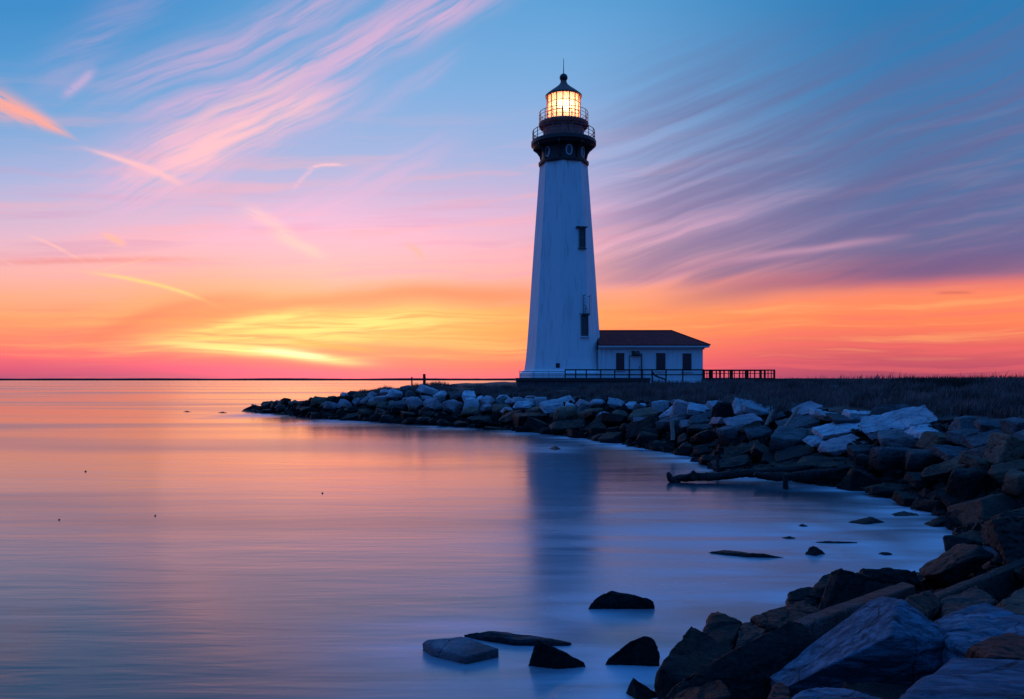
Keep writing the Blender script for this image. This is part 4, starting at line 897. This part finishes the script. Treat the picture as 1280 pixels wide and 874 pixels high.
for u0, u1, v0, v1, lab in ((769.9, 780.4, 441.4, 461.9, 'house window nearest the tower'), (820, 831.8, 441.4, 462.8, 'middle house window'), (852.9, 864.2, 441.8, 463.6, 'house window nearest the right corner')):
    x0, x1, z0, z1 = hx(u0), hx(u1), hz(v1), hz(v0); t = .06; bm = bmesh.new()
    for q in ((x0-t, x0, z0-t, z1+t), (x1, x1+t, z0-t, z1+t), (x0, x1, z1, z1+t), (x0, x1, z0-t, z0)): box(bm, q[0], q[1], WY0-.07, WY0+.03, q[2], q[3])
    fr = obj('window', bm, M_TRIM, hs); fr['label'] = lab
    bm = bmesh.new(); box(bm, x0, x1, WY0-.02, WY0+.03, z0, z1); obj('pane', bm, M_GLASSDK, fr)
    bm = bmesh.new(); xm = (x0+x1)/2; box(bm, xm-.02, xm+.02, WY0-.045, WY0-.021, z0, z1)
    for k in (1, 2, 3): zz = z0+(z1-z0)*k/4; box(bm, x0, x1, WY0-.043, WY0-.022, zz-.015, zz+.015)
    obj('glazing_bar', bm, mat('dark_glazing_bar', (.05, .05, .06), .6) if lab.startswith('house window nearest the t') else bpy.data.materials['dark_glazing_bar'], fr)
    bm = bmesh.new(); box(bm, x0-.12, x1+.12, WY0-.14, WY0+.03, z0-t-.08, z0-t-.002); obj('sill', bm, M_TRIM, fr)
x0, x1, z0, z1 = hx(787.3), hx(801), hz(473), hz(445.2)
bm = bmesh.new(); box(bm, x0, x1, WY0-.03, WY0+.03, z0, z1); dr = obj('door', bm, M_TRIM, hs)
bm = bmesh.new(); t = .07
for q in ((x0-t, x0, z0, z1+t), (x1, x1+t, z0, z1+t), (x0, x1, z1, z1+t)): box(bm, q[0], q[1], WY0-.08, WY0+.03, q[2], q[3])
obj('door_frame', bm, bpy.data.materials['weathered_green_frame'], dr)
bm = bmesh.new(); box(bm, x1-.18, x1-.12, WY0-.1, WY0-.031, z0+.95, z0+1.1); obj('handle', bm, M_IRON, dr)
wl = empty('wall_lamp', (hx(794), WY0-.1, hz(446)), 'dark ragged lamp and junction box above the house door', 'wall lamp')
bm = bmesh.new(); box(bm, hx(789.5), hx(793), WY0-.3, WY0-.01, hz(445), hz(438.8)); obj('junction_box', bm, M_IRON, wl)
bm = bmesh.new(); c = (hx(796.5), WY0-.35, 0); lathe(bm, (c[0], c[1]), [(.24, hz(444.6)), (.26, hz(443.8)), (.16, hz(440.5)), (.06, hz(438.6))], 14)
tube(bm, (hx(792), WY0-.2, hz(440)), (hx(798.5), WY0-.35, hz(439.6)), .04, .04, 6); obj('lamp_shade', bm, M_IRON, wl)
bm = bmesh.new(); tube(bm, (hx(799), WY0-.14, hz(441.5)), (hx(801.8), WY0-.14, hz(442.5)), .03, .03, 6); tube(bm, (hx(801.8), WY0-.14, hz(442.3)), (hx(802.2), WY0-.14, hz(472)), .045, .045, 6); obj('conduit', bm, M_RAILI, wl)

# ------------------------------------------------------------------ railings
def rail_fence(name, label, pts, posts, d, rails, m_, r=.05, cat='railing'):
    """pts u0,u1; rails list of v; posts list of u"""
    u0, u1 = pts; z = lambda v: CAMH+(HV-v)*d/F
    root = empty(name, (ux((u0+u1)/2, d), d, z(473)), label, cat)
    for v, rr in rails:
        bm = bmesh.new(); n = 8
        for i in range(n):
            a, b = u0+(u1-u0)*i/n, u0+(u1-u0)*(i+1)/n
            box(bm, ux(a, d), ux(b, d), d-rr*.6, d+rr*.6, z(v)-rr+noise.noise(Vector((i, v, 0)))*.015, z(v)+rr)
        obj('rail', bm, m_, root)
    for u in posts:
        bm = bmesh.new(); vb = 474.5 if u < 812 else 477.5
        vt = min(v for v, _ in rails)
        box(bm, ux(u, d)-r, ux(u, d)+r, d+.03, d+.03+2*r, z(vb), z(vt)+.06); obj('post', bm, m_, root)
    return root
rail_fence('terrace_railing', 'dark two-rail railing running along the terrace in front of tower and house', (706, 880), (706.5, 719.7, 733, 751, 768.5, 786.8, 803, 815.3, 832.8, 853.7, 879), 70.6, ((462.4, .06), (468.6, .05)), M_RAIL)
rail_fence('thin_terrace_railing', 'thin pale railing round the left foot of the tower', (649.5, 706), (649.6, 667, 686), 70.5, ((464.4, .03), (469, .022)), M_RAILW, .025)
# broken length of rail hanging down
bm = bmesh.new(); d = 70.3; q = [PX(815, 464.5, d), PX(818, 469, d), PX(824, 472, d), PX(833, 474.6, d)]
for a, b in zip(q, q[1:]): tube(bm, a, b, .08, .08, 6)
tube(bm, q[0]+Vector((0, 0, .1)), PX(815.6, 477, d), .07, .07, 6)
tag(obj('broken_rail', bm, M_RAIL), 'snapped length of rail sagging from the terrace railing', 'broken rail')
dk = empty('deck_railing', (ux(925, 73), 73, hz(474)), 'wooden deck railing with close pickets right of the house', 'railing')
d = 73.; z = lambda v: CAMH+(HV-v)*d/F
for v, rr, yo in ((462.8, .06, 0), (467, .03, 0), (473.2, .05, 0), (462.8, .05, 3.6), (473.0, .05, 3.6)):
    bm = bmesh.new(); box(bm, ux(879.6, d), ux(968.8, d), d+yo-rr, d+yo+rr, z(v)-rr, z(v)+rr); obj('rail', bm, M_RAIL, dk)
for yo, L_ in ((0, (880.5, 884, 887.5, 891, 896, 900.5, 905, 911, 915.5, 924.5, 929, 935, 943.5, 950, 956.5, 960.5, 964.5, 968.4)), (3.6, (882, 893, 902, 908, 919, 927, 932, 939, 947, 953, 959, 967))):
    for i, u in enumerate(L_):
        bm = bmesh.new(); rr = .075 if i % 3 == 2 else .035; box(bm, ux(u, d)-rr, ux(u, d)+rr, d+yo+.06, d+yo+.06+rr*2, z(474.8), z(462.6)); obj('picket', bm, M_RAIL, dk)
bm = bmesh.new(); box(bm, ux(880, d), ux(969, d), d-.1, d+3.8, 2.9, z(474.4)); obj('deck', bm, M_DECK, dk)

# posts on the jetty, stakes, driftwood
def post(u, v0, v1, d, r, m_, label, name='mooring_post', cat='post', lean=0.):
    bm = bmesh.new(); p0, p1 = PX(u, v0, d), PX(u+lean, v1, d); n = 6
    rings = []
    for i in range(n+1):
        c = p0.lerp(p1, i/n)+Vector((noise.noise(p0+Vector((i, 0, 0)))*r*.25, 0, 0)); rr = r*(1-.12*i/n)*(1+noise.noise(Vector((i*2.1, u, 0)))*.12)
        rings.append([bm.verts.new(c+Vector((math.cos(a)*rr, math.sin(a)*rr, (noise.noise(Vector((a, u, 3)))*r*.6 if i == n else 0)))) for a in [2*math.pi*k/10 for k in range(10)]])
    for a, b in zip(rings, rings[1:]):
        for k in range(10): bm.faces.new((a[k], a[(k+1) % 10], b[(k+1) % 10], b[k]))
    bm.faces.new(rings[0][::-1]); bm.faces.new(rings[-1])
    return tag(obj(name, bm, m_), label, cat)
post(514.8, 487, 471.2, 76, .075, M_WOODDK, 'thinner and shorter left post on the jetty')
post(530.4, 487, 467.6, 75, .15, M_WOODDK, 'thicker and taller right post on the jetty')
post(841, 550, 525, 34.8, .10, M_WOODPL, 'pale upright stake among the rocks below the house', 'stake', 'stake', -1)
post(976, 543, 509, 30.6, .075, M_WOODPL, 'pale leaning timber propped on the rocks below the deck railing', 'leaning_timber', 'timber', 22)
post(958, 531, 513, 31.8, .08, M_WOODPL, 'short leaning stick left of the pale leaning timber', 'stake', 'stake', 8)
post(982, 612, 593, 24.6, .09, M_WOODDK, 'dark stub of a pile standing in the water under the right bank', 'pile_stub', 'pile')
post(897, 590, 573, 28.3, .06, M_WOODDK, 'short dark pile stub behind the drifting log', 'pile_stub', 'pile')
lg = empty('driftwood_log', PX(900, 598, 26.2), 'black jointed log with an upturned end lying on the water off the rocks', 'log')
def limb(pts, seg=10):
    bm = bmesh.new(); rings = []
    for i, (u, v, d, r) in enumerate(pts):
        c = PX(u, v, d); nx = PX(*pts[min(i+1, len(pts)-1)][:3])-PX(*pts[max(i-1, 0)][:3]); q = nx.to_track_quat('Z', 'Y').to_matrix()
        rings.append([bm.verts.new(c+q @ Vector((math.cos(a)*r, math.sin(a)*r, 0))*(1+.35*noise.noise(c*2+Vector((a, 0, 0)))+.35*noise.noise(c*5+Vector((a*1.7, 0, 4))))) for a in [2*math.pi*k/seg for k in range(seg)]])
    for a, b in zip(rings, rings[1:]):
        for k in range(seg): bm.faces.new((a[k], a[(k+1) % seg], b[(k+1) % seg], b[k]))
    bm.faces.new(rings[0][::-1]); bm.faces.new(rings[-1]); return bm
LD = 26.2
_limb = limb
def limb(pts, seg=12):
    o = []
    for a, b in zip(pts, pts[1:]):
        n = max(1, int(abs(b[0]-a[0])/4))
        for k in range(n): o.append(tuple(a[i]+(b[i]-a[i])*k/n + (rnd.uniform(-.5, .5) if i == 1 and k else 0) for i in range(4)))
    return _limb(o+[pts[-1]], seg)
obj('upturned_end', limb([(835, 590.5, LD, .05), (835.8, 594, LD, .10), (838, 598, LD, .13), (843, 602, LD, .13), (850, 602.5, LD, .10)]), M_WOODDK, lg, 50)
obj('trunk', limb([(841, 599, LD, .09), (850, 597, LD, .13), (862, 596.5, LD, .14), (875, 596.5, LD, .12), (882, 596.5, LD, .11)]), M_WOODDK, lg, 50)
obj('trunk', limb([(882.5, 596.5, LD, .13), (900, 595, LD, .14), (920, 593, LD, .14), (940, 591, LD, .12), (975, 588, LD-.1, .11), (1010, 584, LD-.2, .10)]), M_WOODDK, lg, 50)
obj('knot', limb([(866, 599, LD-.1, .13), (868, 596, LD-.1, .11), (867, 590.5, LD-.1, .09), (868.5, 589, LD-.1, .05)]), M_WOODDK, lg, 50)
lp = limb([(943, 592, 25.3, .06), (948, 594.5, 25.3, .10), (960, 596, 25.3, .12), (975, 595.5, 25.2, .14), (990, 595, 25.2, .12), (1010, 593, 25.2, .13), (1028, 590, 25.2, .10), (1045, 588, 25.2, .10), (1062, 584, 25.3, .05)])
tag(obj('sunken_beam', lp, M_WOODDK, smooth=50), 'long dark rounded beam at the waterline right of the jointed log', 'beam')
# floats
for u, v in ((107, 589), (403, 616), (194, 644), (74, 649)):
    p = PZ(u, v, 0.02); bm = bmesh.new(); r = p.y/F*1.3
    lathe(bm, (p.x, p.y), [(r*.3, -r*.7), (r*.85, -r*.3), (r, r*.1), (r*.7, r*.7), (r*.2, r*1.0), (r*.2, r*1.3)], 12)
    tag(obj('float', bm, M_IRON, smooth=50), {107: 'leftmost but one, farthest tiny dark float on the open water', 403: 'rightmost tiny dark float on the open water', 194: 'tiny dark float between the leftmost and rightmost ones, near the lower left', 74: 'leftmost tiny dark float on the open water'}[u], 'float', 'tiny floats on the open water')

# ------------------------------------------------------------------ grass
def blades(name, n, sfun, hmin, hmax, wid, m_, label, lean=.35):
    vs = []; fs = []
    for k in range(n):
        q = sfun()
        if q is None: continue
        p, hs_ = q
        h = rnd.uniform(hmin, hmax)*hs_; a = rnd.uniform(0, 6.28); l = rnd.uniform(.1, lean)*h
        dx, dy = math.cos(a)*wid/2, math.sin(a)*wid/2*.4
        lx, ly = rnd.uniform(-.3, 1)*l, rnd.uniform(-.6, .6)*l
        b = len(vs)
        vs += [(p.x-dx, p.y-dy, p.z-.03), (p.x+dx, p.y+dy, p.z-.03), (p.x+lx*.4+dx*.7, p.y+ly*.4+dy, p.z+h*.6), (p.x+lx*.4-dx*.7, p.y+ly*.4-dy, p.z+h*.6), (p.x+lx, p.y+ly, p.z+h)]
        fs += [(b, b+1, b+2, b+3), (b+3, b+2, b+4)]
    me = bpy.data.meshes.new(name); me.from_pydata(vs, [], fs); me.materials.append(m_)
    o = bpy.data.objects.new(name, me); COL.objects.link(o); return tag(o, label, 'grass', kind='stuff')
def blocked(p): return ux(645, TD) < p.x < WX1+.3 and TD-.2 < p.y < TD+18 or (WX1 < p.x < ux(969, 73) and 72.8 < p.y < 77)
def bank():
    s = rnd.uniform(1.6, 13.5); t = rnd.uniform(2.95 if 3 < s < 8.5 else 3.1, 4.25); p = loft(s, t)
    if blocked(p) or p.y < 8: return None
    c = noise.noise(Vector((p.x*.35, p.y*.35, 5)))
    if rnd.random() > .75+c*.9: return None
    return p, .8+c*1.3+max(0, noise.noise(Vector((p.x*.9, p.y*.9, 2))))*1.1+(-.35 if p.y > 60 and p.x < 22 else 0)
blades('grass', 90000, bank, .16, .48, .05, M_GRASS, 'dry brown winter grass covering the bank behind the rocks', .8)
def crest():
    s = rnd.uniform(7.5, 13); t = rnd.uniform(4.0, 4.9); p = loft(s, t)
    if blocked(p): return None
    return p, 1+noise.noise(Vector((p.x*.2, p.y*.2, 9)))*.5
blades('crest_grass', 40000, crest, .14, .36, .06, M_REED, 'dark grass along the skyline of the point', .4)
def reeds():
    u = rnd.uniform(1085, 1300); dd = rnd.uniform(36, 56); x = ux(u, dd); zz = ground_z(x, dd)
    k = min(1, (u-1080)/60); c = noise.noise(Vector((x*.5, 3, 1)))
    return Vector((x, dd, zz)), k*(.8+c*.9+(.55 if rnd.random() < .012 else 0))
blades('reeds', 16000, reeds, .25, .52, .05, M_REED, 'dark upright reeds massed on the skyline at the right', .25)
print('done')
